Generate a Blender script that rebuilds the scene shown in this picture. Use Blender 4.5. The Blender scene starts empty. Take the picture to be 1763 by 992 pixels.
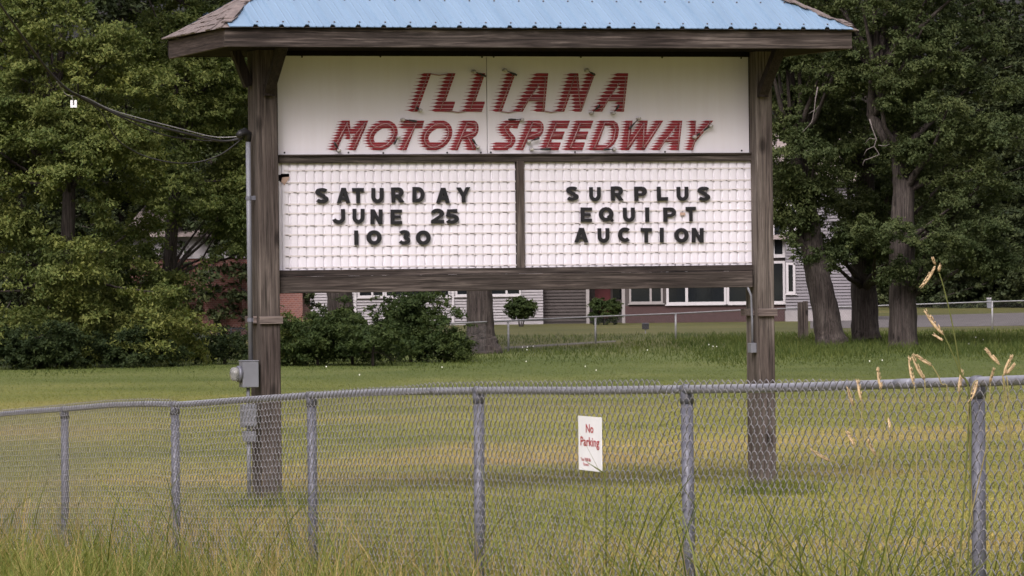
import bpy, math, random
import numpy as np
from mathutils import Matrix, Vector
from mathutils.geometry import tessellate_polygon

random.seed(7)
rng = np.random.default_rng(7)
sc = bpy.context.scene
col = sc.collection

# ------------------------------------------------------------------ camera, sky, sun, exposure
F = 8240.0            # focal length in photo pixels (photo 1763 x 992)
CX, CY = 881.5, 450.0  # principal point of the level camera
H = 2.35              # eye height above the lawn
ROLL = 0.0115
cam = bpy.data.cameras.new('camera')
cam.sensor_width = 36.0
cam.lens = F / 1763.0 * 36.0
cam.shift_x = 0.0
cam.shift_y = -(496.0 - CY) / 1763.0
cam.clip_start = 0.5
cam.clip_end = 2000.0
cam.dof.use_dof = True
cam.dof.focus_distance = 42.0
cam.dof.aperture_fstop = 45.0
cam_o = bpy.data.objects.new('camera', cam)
col.objects.link(cam_o)
cam_o.matrix_world = Matrix.Translation((0, 0, H)) @ Matrix.Rotation(math.radians(90), 4, 'X') @ Matrix.Rotation(-ROLL, 4, 'Z')
sc.camera = cam_o

SUN_EL, SUN_AZ = 40.0, 196.0     # azimuth measured clockwise from +Y; 205 = behind the camera, to its left
w = bpy.data.worlds.new('World'); sc.world = w; w.use_nodes = True
nt = w.node_tree; nt.nodes.clear()
sky = nt.nodes.new('ShaderNodeTexSky'); sky.sky_type = 'NISHITA'; sky.sun_disc = False
sky.sun_elevation = math.radians(SUN_EL); sky.sun_rotation = math.radians(SUN_AZ)
sky.dust_density = 4.0; sky.air_density = 1.0; sky.ozone_density = 1.0
hs = nt.nodes.new('ShaderNodeHueSaturation'); hs.inputs['Saturation'].default_value = 0.15
bg = nt.nodes.new('ShaderNodeBackground'); bg.inputs['Strength'].default_value = 0.12
wo = nt.nodes.new('ShaderNodeOutputWorld')
# overcast sky; horizon dimmed extra, zenith raised, to deepen shade under the sign's eave
tcw = nt.nodes.new('ShaderNodeTexCoord'); sxw = nt.nodes.new('ShaderNodeSeparateXYZ'); nt.links.new(tcw.outputs['Generated'], sxw.inputs[0])
mrw = nt.nodes.new('ShaderNodeMapRange'); mrw.inputs['From Min'].default_value = 0.0; mrw.inputs['From Max'].default_value = 0.9
mrw.inputs['To Min'].default_value = 0.05; mrw.inputs['To Max'].default_value = 2.5; nt.links.new(sxw.outputs['Z'], mrw.inputs['Value'])
mulw = nt.nodes.new('ShaderNodeMix'); mulw.data_type = 'RGBA'; mulw.blend_type = 'MULTIPLY'; mulw.inputs[0].default_value = 1.0
nt.links.new(sky.outputs[0], hs.inputs['Color']); nt.links.new(hs.outputs[0], mulw.inputs[6]); nt.links.new(mrw.outputs[0], mulw.inputs[7])
tint = nt.nodes.new('ShaderNodeMix'); tint.data_type = 'RGBA'; tint.blend_type = 'MULTIPLY'; tint.inputs[0].default_value = 1.0
tint.inputs[7].default_value = (1.04, .965, 1.035, 1)
nt.links.new(mulw.outputs[2], tint.inputs[6]); nt.links.new(tint.outputs[2], bg.inputs[0]); nt.links.new(bg.outputs[0], wo.inputs[0])

sun = bpy.data.lights.new('sun', 'SUN'); sun.energy = 1.0; sun.angle = math.radians(24); sun.color = (1.0, 0.955, 0.91)
sun_o = bpy.data.objects.new('sun', sun); col.objects.link(sun_o)
az, el = math.radians(SUN_AZ), math.radians(SUN_EL)
sdir = Vector((math.sin(az) * math.cos(el), math.cos(az) * math.cos(el), math.sin(el)))
sun_o.rotation_euler = sdir.to_track_quat('Z', 'Y').to_euler()
sun_o.location = (-20, -20, 40)

sc.view_settings.view_transform = 'Standard'
sc.view_settings.look = 'None'
sc.view_settings.gamma = 1.0
sc.view_settings.use_curve_mapping = False
sc.view_settings.exposure = 0.50
sc.cycles.max_bounces = 6
sc.cycles.transparent_max_bounces = 6

# ------------------------------------------------------------------ photo pixel -> world helpers
def ab(px, py):
    dx, dy = px - CX, py - CY
    return dx - ROLL * dy, dy + ROLL * dx
def at(px, py, Y):
    a, b = ab(px, py)
    return Vector((a / F * Y, Y, H - b / F * Y))
def onground(px, py, z=0.0):
    a, b = ab(px, py)
    Y = (H - z) * F / b
    return Vector((a / F * Y, Y, z))

# ------------------------------------------------------------------ tagging helpers
def tag(o, label=None, cat=None, group=None, kind=None):
    if label: o['label'] = label
    if cat: o['category'] = cat
    if group: o['group'] = group
    if kind: o['kind'] = kind
    return o
def empty(name, loc, rz=0.0, label=None, cat=None, group=None):
    o = bpy.data.objects.new(name, None); col.objects.link(o)
    o.location = loc; o.rotation_euler = (0, 0, rz); o.empty_display_size = 0.2
    return tag(o, label, cat, group)

class MB:
    """collects shapes, builds them as ONE mesh object"""
    def __init__(s): s.v = []; s.f = []; s.n = 0; s.m = []; s.cur = 0
    def add(s, verts, faces):
        s.v.extend([tuple(p) for p in verts])
        s.f.extend([tuple(i + s.n for i in f) for f in faces]); s.n += len(verts); s.m.extend([s.cur]*len(faces))
    def box(s, x0, x1, y0, y1, z0, z1):
        s.add([(x0,y0,z0),(x1,y0,z0),(x1,y1,z0),(x0,y1,z0),(x0,y0,z1),(x1,y0,z1),(x1,y1,z1),(x0,y1,z1)],
              [(0,3,2,1),(4,5,6,7),(0,1,5,4),(1,2,6,5),(2,3,7,6),(3,0,4,7)])
    def hexa(s, p):   # 8 points, same order as box
        s.add(p, [(0,3,2,1),(4,5,6,7),(0,1,5,4),(1,2,6,5),(2,3,7,6),(3,0,4,7)])
    def beam(s, p, q, wx, wz, up=(0,0,1)):
        p, q = Vector(p), Vector(q); d = (q - p).normalized(); u = Vector(up)
        r = d.cross(u).normalized(); u = r.cross(d).normalized()
        c = []
        for e in (p, q):
            c.append([e + r*sx*wx/2 + u*sz*wz/2 for sx, sz in ((-1,-1),(1,-1),(1,1),(-1,1))])
        a, b = c
        s.add(a + b, [(3,2,1,0),(4,5,6,7),(0,1,5,4),(1,2,6,5),(2,3,7,6),(3,0,4,7)])
    def tube(s, pts, rad, n=8, caps=True, rough=0.0):
        pts = [Vector(p) for p in pts]; m = len(pts)
        if not hasattr(rad, '__len__'): rad = [rad]*m
        base = s.n; vs = []; fs = []
        ref = None
        for i, p in enumerate(pts):
            d = (pts[min(i+1,m-1)] - pts[max(i-1,0)])
            if d.length < 1e-9: d = Vector((0,0,1))
            d.normalize()
            if ref is None:
                ref = Vector((1,0,0)) if abs(d.x) < .8 else Vector((0,1,0))
            a = (ref - d*ref.dot(d)).normalized(); ref = a
            b = d.cross(a)
            for k in range(n):
                t = 2*math.pi*k/n
                rr = rad[i]*(1 + (rough*(math.sin(3*t+i*.7)+.6*math.sin(7*t+1.3*i)+random.uniform(-.5,.5)) if rough else 0))
                vs.append(p + (a*math.cos(t) + b*math.sin(t))*rr)
        for i in range(m-1):
            for k in range(n):
                fs.append((i*n+k, i*n+(k+1)%n, (i+1)*n+(k+1)%n, (i+1)*n+k))
        if caps:
            fs.append(tuple(range(n-1,-1,-1))); fs.append(tuple((m-1)*n+k for k in range(n)))
        s.add(vs, fs)
    def prism(s, loops, fn, d0, d1):
        """loops of 2-D points (first outer, rest holes); fn(a, b, d) -> point; extruded from depth d0 (front) to d1"""
        flat = [p for l in loops for p in l]
        tris = tessellate_polygon([[Vector((p[0], p[1], 0)) for p in l] for l in loops])
        n = len(flat)
        vs = [fn(p[0], p[1], d0) for p in flat] + [fn(p[0], p[1], d1) for p in flat]
        fs = [tuple(t) for t in tris] + [tuple(i + n for i in reversed(t)) for t in tris]
        o = 0
        for l in loops:
            m = len(l)
            for i in range(m):
                j = (i+1) % m
                fs.append((o+i, o+j, n+o+j, n+o+i))
            o += m
        s.add(vs, fs)
    def build(s, name, mat, parent=None, smooth=False, bevel=0.0):
        me = bpy.data.meshes.new(name); me.from_pydata(s.v, [], s.f); me.update()
        o = bpy.data.objects.new(name, me); col.objects.link(o)
        if isinstance(mat, (list, tuple)):
            for q in mat: me.materials.append(q)
            me.polygons.foreach_set('material_index', s.m)
        elif mat: me.materials.append(mat)
        if parent: o.parent = parent
        if smooth:
            me.polygons.foreach_set('use_smooth', [True]*len(me.polygons))
        if bevel:
            m = o.modifiers.new('bevel', 'BEVEL'); m.width = bevel; m.segments = 1; m.limit_method = 'ANGLE'
        return o

def mesh_np(name, verts, faces, mat, parent=None, smooth=False):
    """verts (n,3), faces (m,k) constant k"""
    me = bpy.data.meshes.new(name)
    k = faces.shape[1]
    me.vertices.add(len(verts)); me.vertices.foreach_set('co', np.ascontiguousarray(verts, dtype=np.float32).ravel())
    me.loops.add(faces.size); me.loops.foreach_set('vertex_index', np.ascontiguousarray(faces, dtype=np.int32).ravel())
    me.polygons.add(len(faces)); me.polygons.foreach_set('loop_start', np.arange(0, faces.size, k, dtype=np.int32))
    if smooth: me.polygons.foreach_set('use_smooth', np.ones(len(faces), dtype=bool))
    me.update(calc_edges=True)
    o = bpy.data.objects.new(name, me); col.objects.link(o)
    if mat: me.materials.append(mat)
    if parent: o.parent = parent
    return o

# ------------------------------------------------------------------ materials
def newmat(name):
    m = bpy.data.materials.new(name); m.use_nodes = True
    t = m.node_tree; b = t.nodes['Principled BSDF']
    return m, t, b
def nd(t, typ, **kw):
    n = t.nodes.new(typ)
    for k, v in kw.items():
        if k in n.inputs.keys(): n.inputs[k].default_value = v
        else: setattr(n, k, v)
    return n
def ramp(t, fac, stops):
    r = t.nodes.new('ShaderNodeValToRGB'); e = r.color_ramp.elements
    while len(e) < len(stops): e.new(0.5)
    for i, (p, c) in enumerate(stops):
        e[i].position = p; e[i].color = (c[0], c[1], c[2], 1)
    t.links.new(fac, r.inputs[0]); return r
def mixc(t, fac, a, b, mode='MIX'):
    m = t.nodes.new('ShaderNodeMix'); m.data_type = 'RGBA'; m.blend_type = mode
    for sock, val in ((m.inputs[0], fac), (m.inputs[6], a), (m.inputs[7], b)):
        if hasattr(val, 'is_linked'): t.links.new(val, sock)
        elif isinstance(val, (int, float)): sock.default_value = val
        else: sock.default_value = (val[0], val[1], val[2], 1)
    return m.outputs[2]
def coords(t, scale=(1,1,1), rot=(0,0,0), src='Object'):
    tc = t.nodes.new('ShaderNodeTexCoord'); mp = t.nodes.new('ShaderNodeMapping')
    mp.inputs['Scale'].default_value = scale; mp.inputs['Rotation'].default_value = rot
    t.links.new(tc.outputs[src], mp.inputs[0]); return mp.outputs[0]
def noise(t, vec, scale, detail=4, rough=.6, dist=0.0):
    n = t.nodes.new('ShaderNodeTexNoise'); n.inputs['Scale'].default_value = scale
    n.inputs['Detail'].default_value = detail; n.inputs['Roughness'].default_value = rough; n.inputs['Distortion'].default_value = dist
    t.links.new(vec, n.inputs['Vector']); return n.outputs['Fac']
def bump(t, b, h, dist, strength=1.0):
    n = t.nodes.new('ShaderNodeBump'); n.inputs['Distance'].default_value = dist; n.inputs['Strength'].default_value = strength
    t.links.new(h, n.inputs['Height']); t.links.new(n.outputs[0], b.inputs['Normal'])

def plain(name, c, rough=.6, metal=0.0, var=.18, scale=6.0, spec=.4, bmp=0.0):
    m, t, b = newmat(name)
    v = coords(t); f = noise(t, v, scale, 5)
    r = ramp(t, f, [(.3, [x*(1-var) for x in c]), (.7, [min(1, x*(1+var)) for x in c])])
    t.links.new(r.outputs[0], b.inputs['Base Color'])
    b.inputs['Roughness'].default_value = rough; b.inputs['Metallic'].default_value = metal
    b.inputs['Specular IOR Level'].default_value = spec
    if bmp: bump(t, b, f, bmp)
    return m

def wood(name, axis, dark, mid, light, streak=.5):
    m, t, b = newmat(name)
    sc3 = [16, 16, 16]; sc3[axis] = .8
    v = coords(t, sc3)
    g = noise(t, v, 1.6, 7, .65, .6)
    sc4 = [60, 60, 60]; sc4[axis] = 1.6
    g2 = noise(t, coords(t, sc4), 1.0, 4, .7)
    sc2 = [2.2, 2.2, 2.2]; sc2[axis] = .7
    bl = noise(t, coords(t, sc2), 1.3, 3, .5)
    r = ramp(t, g, [(.28, dark), (.5, mid), (.74, light)])
    r2 = ramp(t, bl, [(.3, (.55,.5,.5)), (.65, (1.15,1.15,1.15))])
    c = mixc(t, 1.0, r.outputs[0], r2.outputs[0], 'MULTIPLY')
    r3 = ramp(t, g2, [(.40, (.22,.2,.19)), (.52, (1,1,1))])
    c = mixc(t, .75, c, r3.outputs[0], 'MULTIPLY')
    # knots
    kx = [3.1, 3.1, 3.1]; kx[axis] = 1.4
    vo = t.nodes.new('ShaderNodeTexVoronoi'); t.links.new(coords(t, kx), vo.inputs['Vector']); vo.inputs['Scale'].default_value = 1.0
    kr = ramp(t, vo.outputs['Distance'], [(.07, (.2,.18,.16)), (.16, (1,1,1))])
    c = mixc(t, .9, c, kr.outputs[0], 'MULTIPLY')
    t.links.new(c, b.inputs['Base Color'])
    b.inputs['Roughness'].default_value = .85; b.inputs['Specular IOR Level'].default_value = .25
    bump(t, b, g2, .004, .8)
    return m

def leaf_mat(name, c_dark, c_light, trans=.25, nscale=.7):
    m, t, b = newmat(name)
    t.nodes.remove(b); out = t.nodes['Material Output']
    geo = t.nodes.new('ShaderNodeNewGeometry')
    f = noise(t, coords(t), nscale, 2)
    a = mixc(t, geo.outputs['Random Per Island'], c_dark, c_light)
    k = ramp(t, f, [(.35, (.75,.8,.75)), (.65, (1.2,1.12,.95))])
    c = mixc(t, 1.0, a, k.outputs[0], 'MULTIPLY')
    p = t.nodes.new('ShaderNodeBsdfPrincipled'); p.inputs['Roughness'].default_value = .7; p.inputs['Specular IOR Level'].default_value = .15
    tr = t.nodes.new('ShaderNodeBsdfTranslucent')
    t.links.new(c, p.inputs['Base Color'])
    c2 = mixc(t, 1.0, c, (1.3, 1.35, .6), 'MULTIPLY'); t.links.new(c2, tr.inputs[0])
    mx = t.nodes.new('ShaderNodeMixShader'); mx.inputs[0].default_value = trans
    t.links.new(p.outputs[0], mx.inputs[1]); t.links.new(tr.outputs[0], mx.inputs[2]); t.links.new(mx.outputs[0], out.inputs[0])
    return m

def lawn_colour(t):
    v = coords(t)
    big = noise(t, coords(t, (.15, .13, 1)), 1.0, 4, .6, .4)
    dry = noise(t, coords(t, (.11, .12, 1), (0,0,.08)), 1.0, 5, .65, .3)
    fine = noise(t, v, 9.0, 4, .7)
    r = ramp(t, big, [(.32, (.066,.083,.017)), (.5, (.094,.108,.026)), (.70, (.132,.136,.042))])
    # dried strips of the mown verge: stronger towards the road (y < 75 m)
    sx = t.nodes.new('ShaderNodeSeparateXYZ'); t.links.new(v, sx.inputs[0])
    mr = nd(t, 'ShaderNodeMapRange'); mr.inputs['From Min'].default_value = 92; mr.inputs['From Max'].default_value = 62
    t.links.new(sx.outputs['Y'], mr.inputs['Value'])
    dr = ramp(t, dry, [(.50, (0,0,0)), (.68, (1,1,1))])
    mm = t.nodes.new('ShaderNodeMath'); mm.operation = 'MULTIPLY'; t.links.new(dr.outputs[0], mm.inputs[0]); t.links.new(mr.outputs[0], mm.inputs[1])
    m2 = t.nodes.new('ShaderNodeMath'); m2.operation = 'MULTIPLY'; t.links.new(mm.outputs[0], m2.inputs[0]); m2.inputs[1].default_value = .62
    c = mixc(t, m2.outputs[0], r.outputs[0], (.185,.145,.075))
    # yellower band of short grass close to the sign, deeper green beyond
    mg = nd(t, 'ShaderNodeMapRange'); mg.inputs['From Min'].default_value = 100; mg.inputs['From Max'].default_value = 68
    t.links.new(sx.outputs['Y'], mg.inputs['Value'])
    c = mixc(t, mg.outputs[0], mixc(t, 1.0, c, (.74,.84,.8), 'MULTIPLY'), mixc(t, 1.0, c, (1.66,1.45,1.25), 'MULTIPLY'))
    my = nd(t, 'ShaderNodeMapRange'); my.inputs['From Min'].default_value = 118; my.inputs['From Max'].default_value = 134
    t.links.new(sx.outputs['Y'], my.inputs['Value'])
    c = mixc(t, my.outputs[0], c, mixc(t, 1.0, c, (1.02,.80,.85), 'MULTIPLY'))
    fr = ramp(t, fine, [(.3, (.62,.62,.6)), (.7, (1.35,1.32,1.25))])
    return mixc(t, 1.0, c, fr.outputs[0], 'MULTIPLY'), fine

def lawn_mat(name, blades=False):
    m, t, b = newmat(name)
    c, fine = lawn_colour(t)
    if blades:
        geo = t.nodes.new('ShaderNodeNewGeometry')
        rr = ramp(t, geo.outputs['Random Per Island'], [(0, (.9,.92,.85)), (.8, (1.25,1.22,1.15)), (.95, (1.5,1.35,1.45)), (1, (1.9,1.6,1.8))])
        c = mixc(t, 1.0, c, rr.outputs[0], 'MULTIPLY')
    t.links.new(c, b.inputs['Base Color']); b.inputs['Roughness'].default_value = .8; b.inputs['Specular IOR Level'].default_value = .2
    if not blades: bump(t, b, fine, .03, .6)
    return m

M = {}
M['wood_x'] = wood('weathered_wood_across', 0, (.022,.018,.015), (.054,.044,.037), (.17,.143,.124))
M['wood_z'] = wood('weathered_wood_upright', 2, (.032,.026,.022), (.078,.064,.054), (.150,.126,.108))
M['wood_z2'] = wood('bleached_wood_upright', 2, (.055,.046,.039), (.122,.104,.088), (.21,.182,.158))
M['wood_y'] = wood('weathered_wood_depth', 1, (.026,.019,.016), (.060,.045,.039), (.110,.086,.075))
M['wood_strap'] = wood('pale_strap_wood', 0, (.06,.048,.042), (.13,.105,.092), (.20,.165,.145))
M['wood_eave_shade'] = wood('eave_shaded_wood', 2, (.012,.009,.008), (.028,.021,.018), (.045,.035,.030))  # weathered wood darkened: shade under the eaves is put into its colour
M['soffit'] = plain('dark_soffit', (.012,.009,.008), .95, var=.3, spec=.03)  # near black, with the eave's shade put into the colour
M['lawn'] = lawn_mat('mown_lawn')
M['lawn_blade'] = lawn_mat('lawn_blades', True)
M['tall_grass'] = leaf_mat('tall_grass_green', (.064,.092,.016), (.195,.205,.065), .3, .8)
M['rough_grass'] = leaf_mat('rough_grass_green', (.034,.056,.012), (.085,.105,.030), .25, .5)  # deeper green: shade of the trees is painted into the blades
M['dry_grass'] = leaf_mat('tall_grass_dry', (.20,.15,.065), (.36,.28,.14), .25, .8)
M['stem'] = leaf_mat('grass_stem', (.09,.11,.03), (.13,.14,.05), .1)
M['tan_stem'] = leaf_mat('tan_stem', (.24,.21,.10), (.30,.26,.13), .1)
M['seed'] = plain('tan_seed_head', (.50,.37,.21), .8, var=.25, scale=120)
M['galv'] = plain('galvanised_wire', (.21,.205,.215), .33, .45, .2, 30, .5)
M['top_rail'] = plain('galvanised_rail', (.25,.255,.285), .34, .3, .2, 12, .6)
M['rail'] = plain('galvanised_pipe', (.12,.123,.145), .5, .25, .22, 12, .5)
M['far_metal'] = plain('far_fence_metal', (.30,.30,.30), .6, .2)
M['far_wire'] = plain('far_fence_wire', (.10,.10,.10), .7)
M['black_metal'] = plain('black_metal', (.012,.012,.013), .5)
M['rubber'] = plain('black_cable', (.012,.011,.011), .6)
M['bare_wire'] = plain('bare_aluminium_cable', (.20,.195,.19), .5, .3)
M['white_plastic'] = plain('white_plastic', (.75,.75,.75), .5, var=.05)
M['meter_grey'] = plain('grey_meter_paint', (.15,.155,.17), .55, .1, .1)
M['black_plastic'] = plain('black_letter_plastic', (.010,.010,.012), .45, var=.2)
M['red_paint'] = plain('faded_red_paint', (.235,.014,.022), .55, var=.22, scale=5)
M['neon'] = plain('unlit_neon_tube', (.34,.20,.20), .25, var=.15, spec=.6)
M['dark_rubber'] = plain('electrode_cover', (.03,.03,.03), .5)
M['ceramic'] = plain('tube_support', (.42,.40,.38), .4)
M['tan_fibre'] = plain('torn_fibre_board', (.38,.27,.21), .8)
M['bark'] = wood('bark', 2, (.018,.015,.013), (.060,.050,.043), (.115,.097,.083))
M['dead_wood'] = plain('dead_branch', (.13,.11,.10), .8)
M['leaf_a'] = leaf_mat('maple_leaves', (.062,.090,.025), (.150,.168,.052), .28, .5)
M['leaf_b'] = leaf_mat('broad_leaves', (.056,.084,.024), (.130,.152,.048), .28, .5)
M['leaf_dark'] = leaf_mat('shade_tree_leaves', (.033,.050,.018), (.076,.093,.036), .2, .5)
M['leaf_conifer'] = leaf_mat('conifer_needles', (.020,.030,.014), (.048,.060,.024), .08, .5)
M['leaf_shrub'] = leaf_mat('shrub_leaves', (.020,.036,.010), (.050,.070,.021), .2, .8)
M['leaf_under'] = leaf_mat('undergrowth_leaves', (.010,.020,.007), (.030,.044,.014), .15, .8)
M['leaf_far'] = leaf_mat('far_woods_leaves', (.016,.027,.010), (.042,.058,.020), .2, .3)
M['glass'] = plain('window_glass', (.010,.012,.014), .06, 0, .2, 1.0, .6)
M['white_frame'] = plain('white_window_frame', (.42,.40,.40), .6, var=.06)  # white dulled to grey: tree shade over the house is in the colour
M['grey_frame'] = plain('grey_window_frame', (.24,.22,.21), .6, var=.08)
M['concrete'] = plain('grey_concrete', (.26,.24,.235), .9, var=.2, scale=1.5)
M['asphalt'] = plain('grey_drive', (.085,.076,.072), .9, var=.25, scale=1.2)
M['path'] = plain('worn_path', (.085,.078,.06), .9, var=.3)
M['shingle'] = plain('brown_shingle', (.15,.122,.11), .9, var=.35, scale=14, bmp=.01)
M['house_roof'] = plain('grey_house_roof', (.20,.165,.15), .9, var=.25, scale=4)
M['red_door'] = plain('red_door', (.085,.010,.012), .5)
M['brown_wall'] = plain('brown_panel_wall', (.050,.024,.022), .7, var=.2)
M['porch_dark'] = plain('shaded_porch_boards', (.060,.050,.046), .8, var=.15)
M['flower'] = plain('white_clover', (.75,.75,.66), .7, var=.05)

def siding(name, c, pitch):
    m, t, b = newmat(name)
    tc = t.nodes.new('ShaderNodeTexCoord'); sx = t.nodes.new('ShaderNodeSeparateXYZ'); t.links.new(tc.outputs['Object'], sx.inputs[0])
    f = noise(t, tc.outputs['Object'], 1.5, 4)
    r = ramp(t, f, [(.3, [x*.88 for x in c]), (.7, [x*1.08 for x in c])])
    t.links.new(r.outputs[0], b.inputs['Base Color']); b.inputs['Roughness'].default_value = .7
    return m
M['siding'] = siding('pale_lap_siding', (.31,.29,.295), .1)  # greyed down: shade of the trees on the house is painted in
M['siding_dark'] = siding('grey_lap_siding', (.185,.172,.182), .1)

def brick_mat():
    m, t, b = newmat('red_brick')
    br = t.nodes.new('ShaderNodeTexBrick'); t.links.new(coords(t, (1,1,1), (math.pi/2,0,0)), br.inputs['Vector'])
    br.inputs['Color1'].default_value = (.19,.075,.055,1); br.inputs['Color2'].default_value = (.14,.06,.048,1); br.inputs['Mortar'].default_value = (.26,.21,.19,1)
    br.inputs['Scale'].default_value = 4.0; br.inputs['Mortar Size'].default_value = .012
    t.links.new(br.outputs[0], b.inputs['Base Color']); b.inputs['Roughness'].default_value = .9
    return m
M['brick'] = brick_mat()

def panel_white():
    m, t, b = newmat('white_sign_panel')
    f = noise(t, coords(t, (1.2, 1, .35)), 2.0, 5)
    g = noise(t, coords(t, (9, 1, .6)), 1.5, 4)
    r = ramp(t, f, [(.3, (.66,.635,.665)), (.7, (.71,.685,.715))])
    r2 = ramp(t, g, [(.3, (.97,.96,.95)), (.6, (1,1,1))])
    c = mixc(t, 1.0, r.outputs[0], r2.outputs[0], 'MULTIPLY')
    # object coordinates split by axis, left unlinked
    sx = t.nodes.new('ShaderNodeSeparateXYZ'); tc = t.nodes.new('ShaderNodeTexCoord'); t.links.new(tc.outputs['Object'], sx.inputs[0])
    t.links.new(c, b.inputs['Base Color']); b.inputs['Roughness'].default_value = .38; b.inputs['Specular IOR Level'].default_value = .35
    return m
M['panel'] = panel_white()
M['board'] = plain('white_letter_board', (.635,.61,.645), .55, var=.05, scale=3)
M['track'] = plain('letter_track', (.53,.49,.475), .5, var=.08, scale=8)
M['slot'] = plain('track_slot', (.09,.075,.07), .8)

def roof_metal():
    m, t, b = newmat('light_blue_metal')
    f = noise(t, coords(t, (5.0, .5, .5)), 1.4, 6)
    r = ramp(t, f, [(.3, (.140,.220,.305)), (.7, (.170,.258,.350))])
    t.links.new(r.outputs[0], b.inputs['Base Color']); b.inputs['Roughness'].default_value = .38; b.inputs['Specular IOR Level'].default_value = .5
    return m
M['blue'] = roof_metal()

# ------------------------------------------------------------------ fence line and terrain
Z0, RW = 17.6, .165
post_px = [1682, 1181, 823, 535, 300, 110]
rail_px = [(1763+170,648),(1763,654.5),(1682,657.5),(1600,659.5),(1400,666),(1290,669),(1181,670.5),(1000,673),(850,672.5),(823,673),(660,675),(535,681),(480,684.5),(400,690),(340,694.5),(300,697),(260,695.5),(190,697.5),(110,704.5),(50,708.5),(0,713),(-150,727),(-330,745)]
def w_of_px(px):
    # depth ratio along the fence: 1 at the right post, growing to the left; linear in post index
    xs = post_px[::-1]; ws = [1+RW*i for i in range(6)][::-1]
    if px <= xs[0]:
        # extrapolate projectively
        i = 5; a, b = post_px[4], post_px[5]
        # line in plan through posts 3 and 5
        return None
    return float(np.interp(px, xs, ws)) if px <= 1682 else None
P_plan = []
for i, px in enumerate(post_px):
    Y = Z0*(1+RW*i); a, b = ab(px, 680); P_plan.append(np.array([a/F*Y, Y]))
d_last = P_plan[5]-P_plan[4]; d_first = P_plan[0]-P_plan[1]
plan = [P_plan[0]+d_first*1.0] + P_plan + [P_plan[5]+d_last*k for k in (1,2,3,4)]
plan = np.array(plan)
seg = np.linalg.norm(np.diff(plan, axis=0), axis=1); S_plan = np.concatenate([[0], np.cumsum(seg)])
def plan_at(s):
    return np.stack([np.interp(s, S_plan, plan[:,0]), np.interp(s, S_plan, plan[:,1])], -1)
# rail heights along the fence (from the pixels of the rail)
ss = np.linspace(0, S_plan[-1], 600); pp = plan_at(ss)
pxs = CX + pp[:,0]/pp[:,1]*F
order = np.argsort([p[0] for p in rail_px]); rx = np.array([rail_px[i][0] for i in order], float); ry = np.array([rail_px[i][1] for i in order], float)
pys = np.interp(pxs, rx, ry)
# smooth a little so that the pipe bends instead of kinking
bb = (pys-CY) + ROLL*(pxs-CX)
rz_ = H - bb/F*pp[:,1]
ker = np.hanning(11); ker /= ker.sum()
rz_s = np.convolve(np.pad(rz_, 5, 'edge'), ker, 'valid')
def rail_z(s): return np.interp(s, ss, rz_s)
FH = 1.19
gz_nodes = np.maximum(np.poly1d(np.polyfit(ss, rz_s, 2))(ss) - FH, 0.0)
fdir = (P_plan[5]-P_plan[0]); fdir = fdir/np.linalg.norm(fdir); fnor = np.array([fdir[1], -fdir[0]])   # fnor points away from the road (to the lawn)
if fnor[0] < 0: fnor = -fnor
def terrain(x, y):
    x = np.asarray(x, float); y = np.asarray(y, float)
    rx_, ry_ = x-P_plan[0][0], y-P_plan[0][1]
    t = rx_*fdir[0]+ry_*fdir[1]; n = rx_*fnor[0]+ry_*fnor[1]
    s0 = seg[0]
    zf = np.interp(t+s0, ss, gz_nodes)
    back = np.clip(1-n/4.5, 0, 1); back = back*back*(3-2*back)
    z = np.where(n > 0, zf*back, zf + (0.72-zf)*np.clip(-n/7.0, 0, 1)*0.8)
    return z

# ground: one sheet to the horizon
def grid_lines(a, b, inner0, inner1, step):
    inn = np.arange(inner0, inner1+step/2, step)
    return np.concatenate([np.linspace(a, inner0-step, 10), inn, np.linspace(inner1+step, b, 10)])
gx = grid_lines(-700, 700, -16, 16, .5); gy = grid_lines(-40, 1500, 2, 110, .5)
GX, GY = np.meshgrid(gx, gy); GZ = terrain(GX, GY)
V = np.stack([GX, GY, GZ], -1).reshape(-1, 3); nx, ny = len(gx), len(gy)
I = np.arange(nx*ny).reshape(ny, nx)
Fq = np.stack([I[:-1,:-1], I[:-1,1:], I[1:,1:], I[1:,:-1]], -1).reshape(-1, 4)
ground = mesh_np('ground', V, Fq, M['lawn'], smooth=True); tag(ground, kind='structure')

# blade strips -------------------------------------------------------------------------------------------------
def blades(base, height, width, lean, curl, nseg=3, face=None):
    """returns verts, quads for many grass blades"""
    n = len(base)
    ang = rng.uniform(0, 2*np.pi, n)
    ld = np.stack([np.cos(ang), np.sin(ang), np.zeros(n)], -1)
    fa = rng.uniform(-.9, .9, n) if face is None else face
    side = np.stack([np.cos(fa), np.sin(fa), np.zeros(n)], -1)
    vs = []
    for k in range(nseg+1):
        u = k/nseg
        up = height*(u - curl*.35*u*u)
        out = height*(lean*u + curl*u*u*.8)
        c = base + ld*out[:,None] + np.stack([np.zeros(n), np.zeros(n), up], -1)
        wd = (width*(1-u)**.7*.5 + .0004)[:,None]
        vs.append(c - side*wd); vs.append(c + side*wd)
    Vb = np.stack(vs, 1)                      # n, 2*(nseg+1), 3
    m = 2*(nseg+1)
    q = []
    for k in range(nseg): q.append([2*k, 2*k+1, 2*k+3, 2*k+2])
    q = np.array(q)
    Fb = (np.arange(n)[:,None,None]*m + q[None]).reshape(-1, 4)
    return Vb.reshape(-1, 3), Fb

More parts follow.
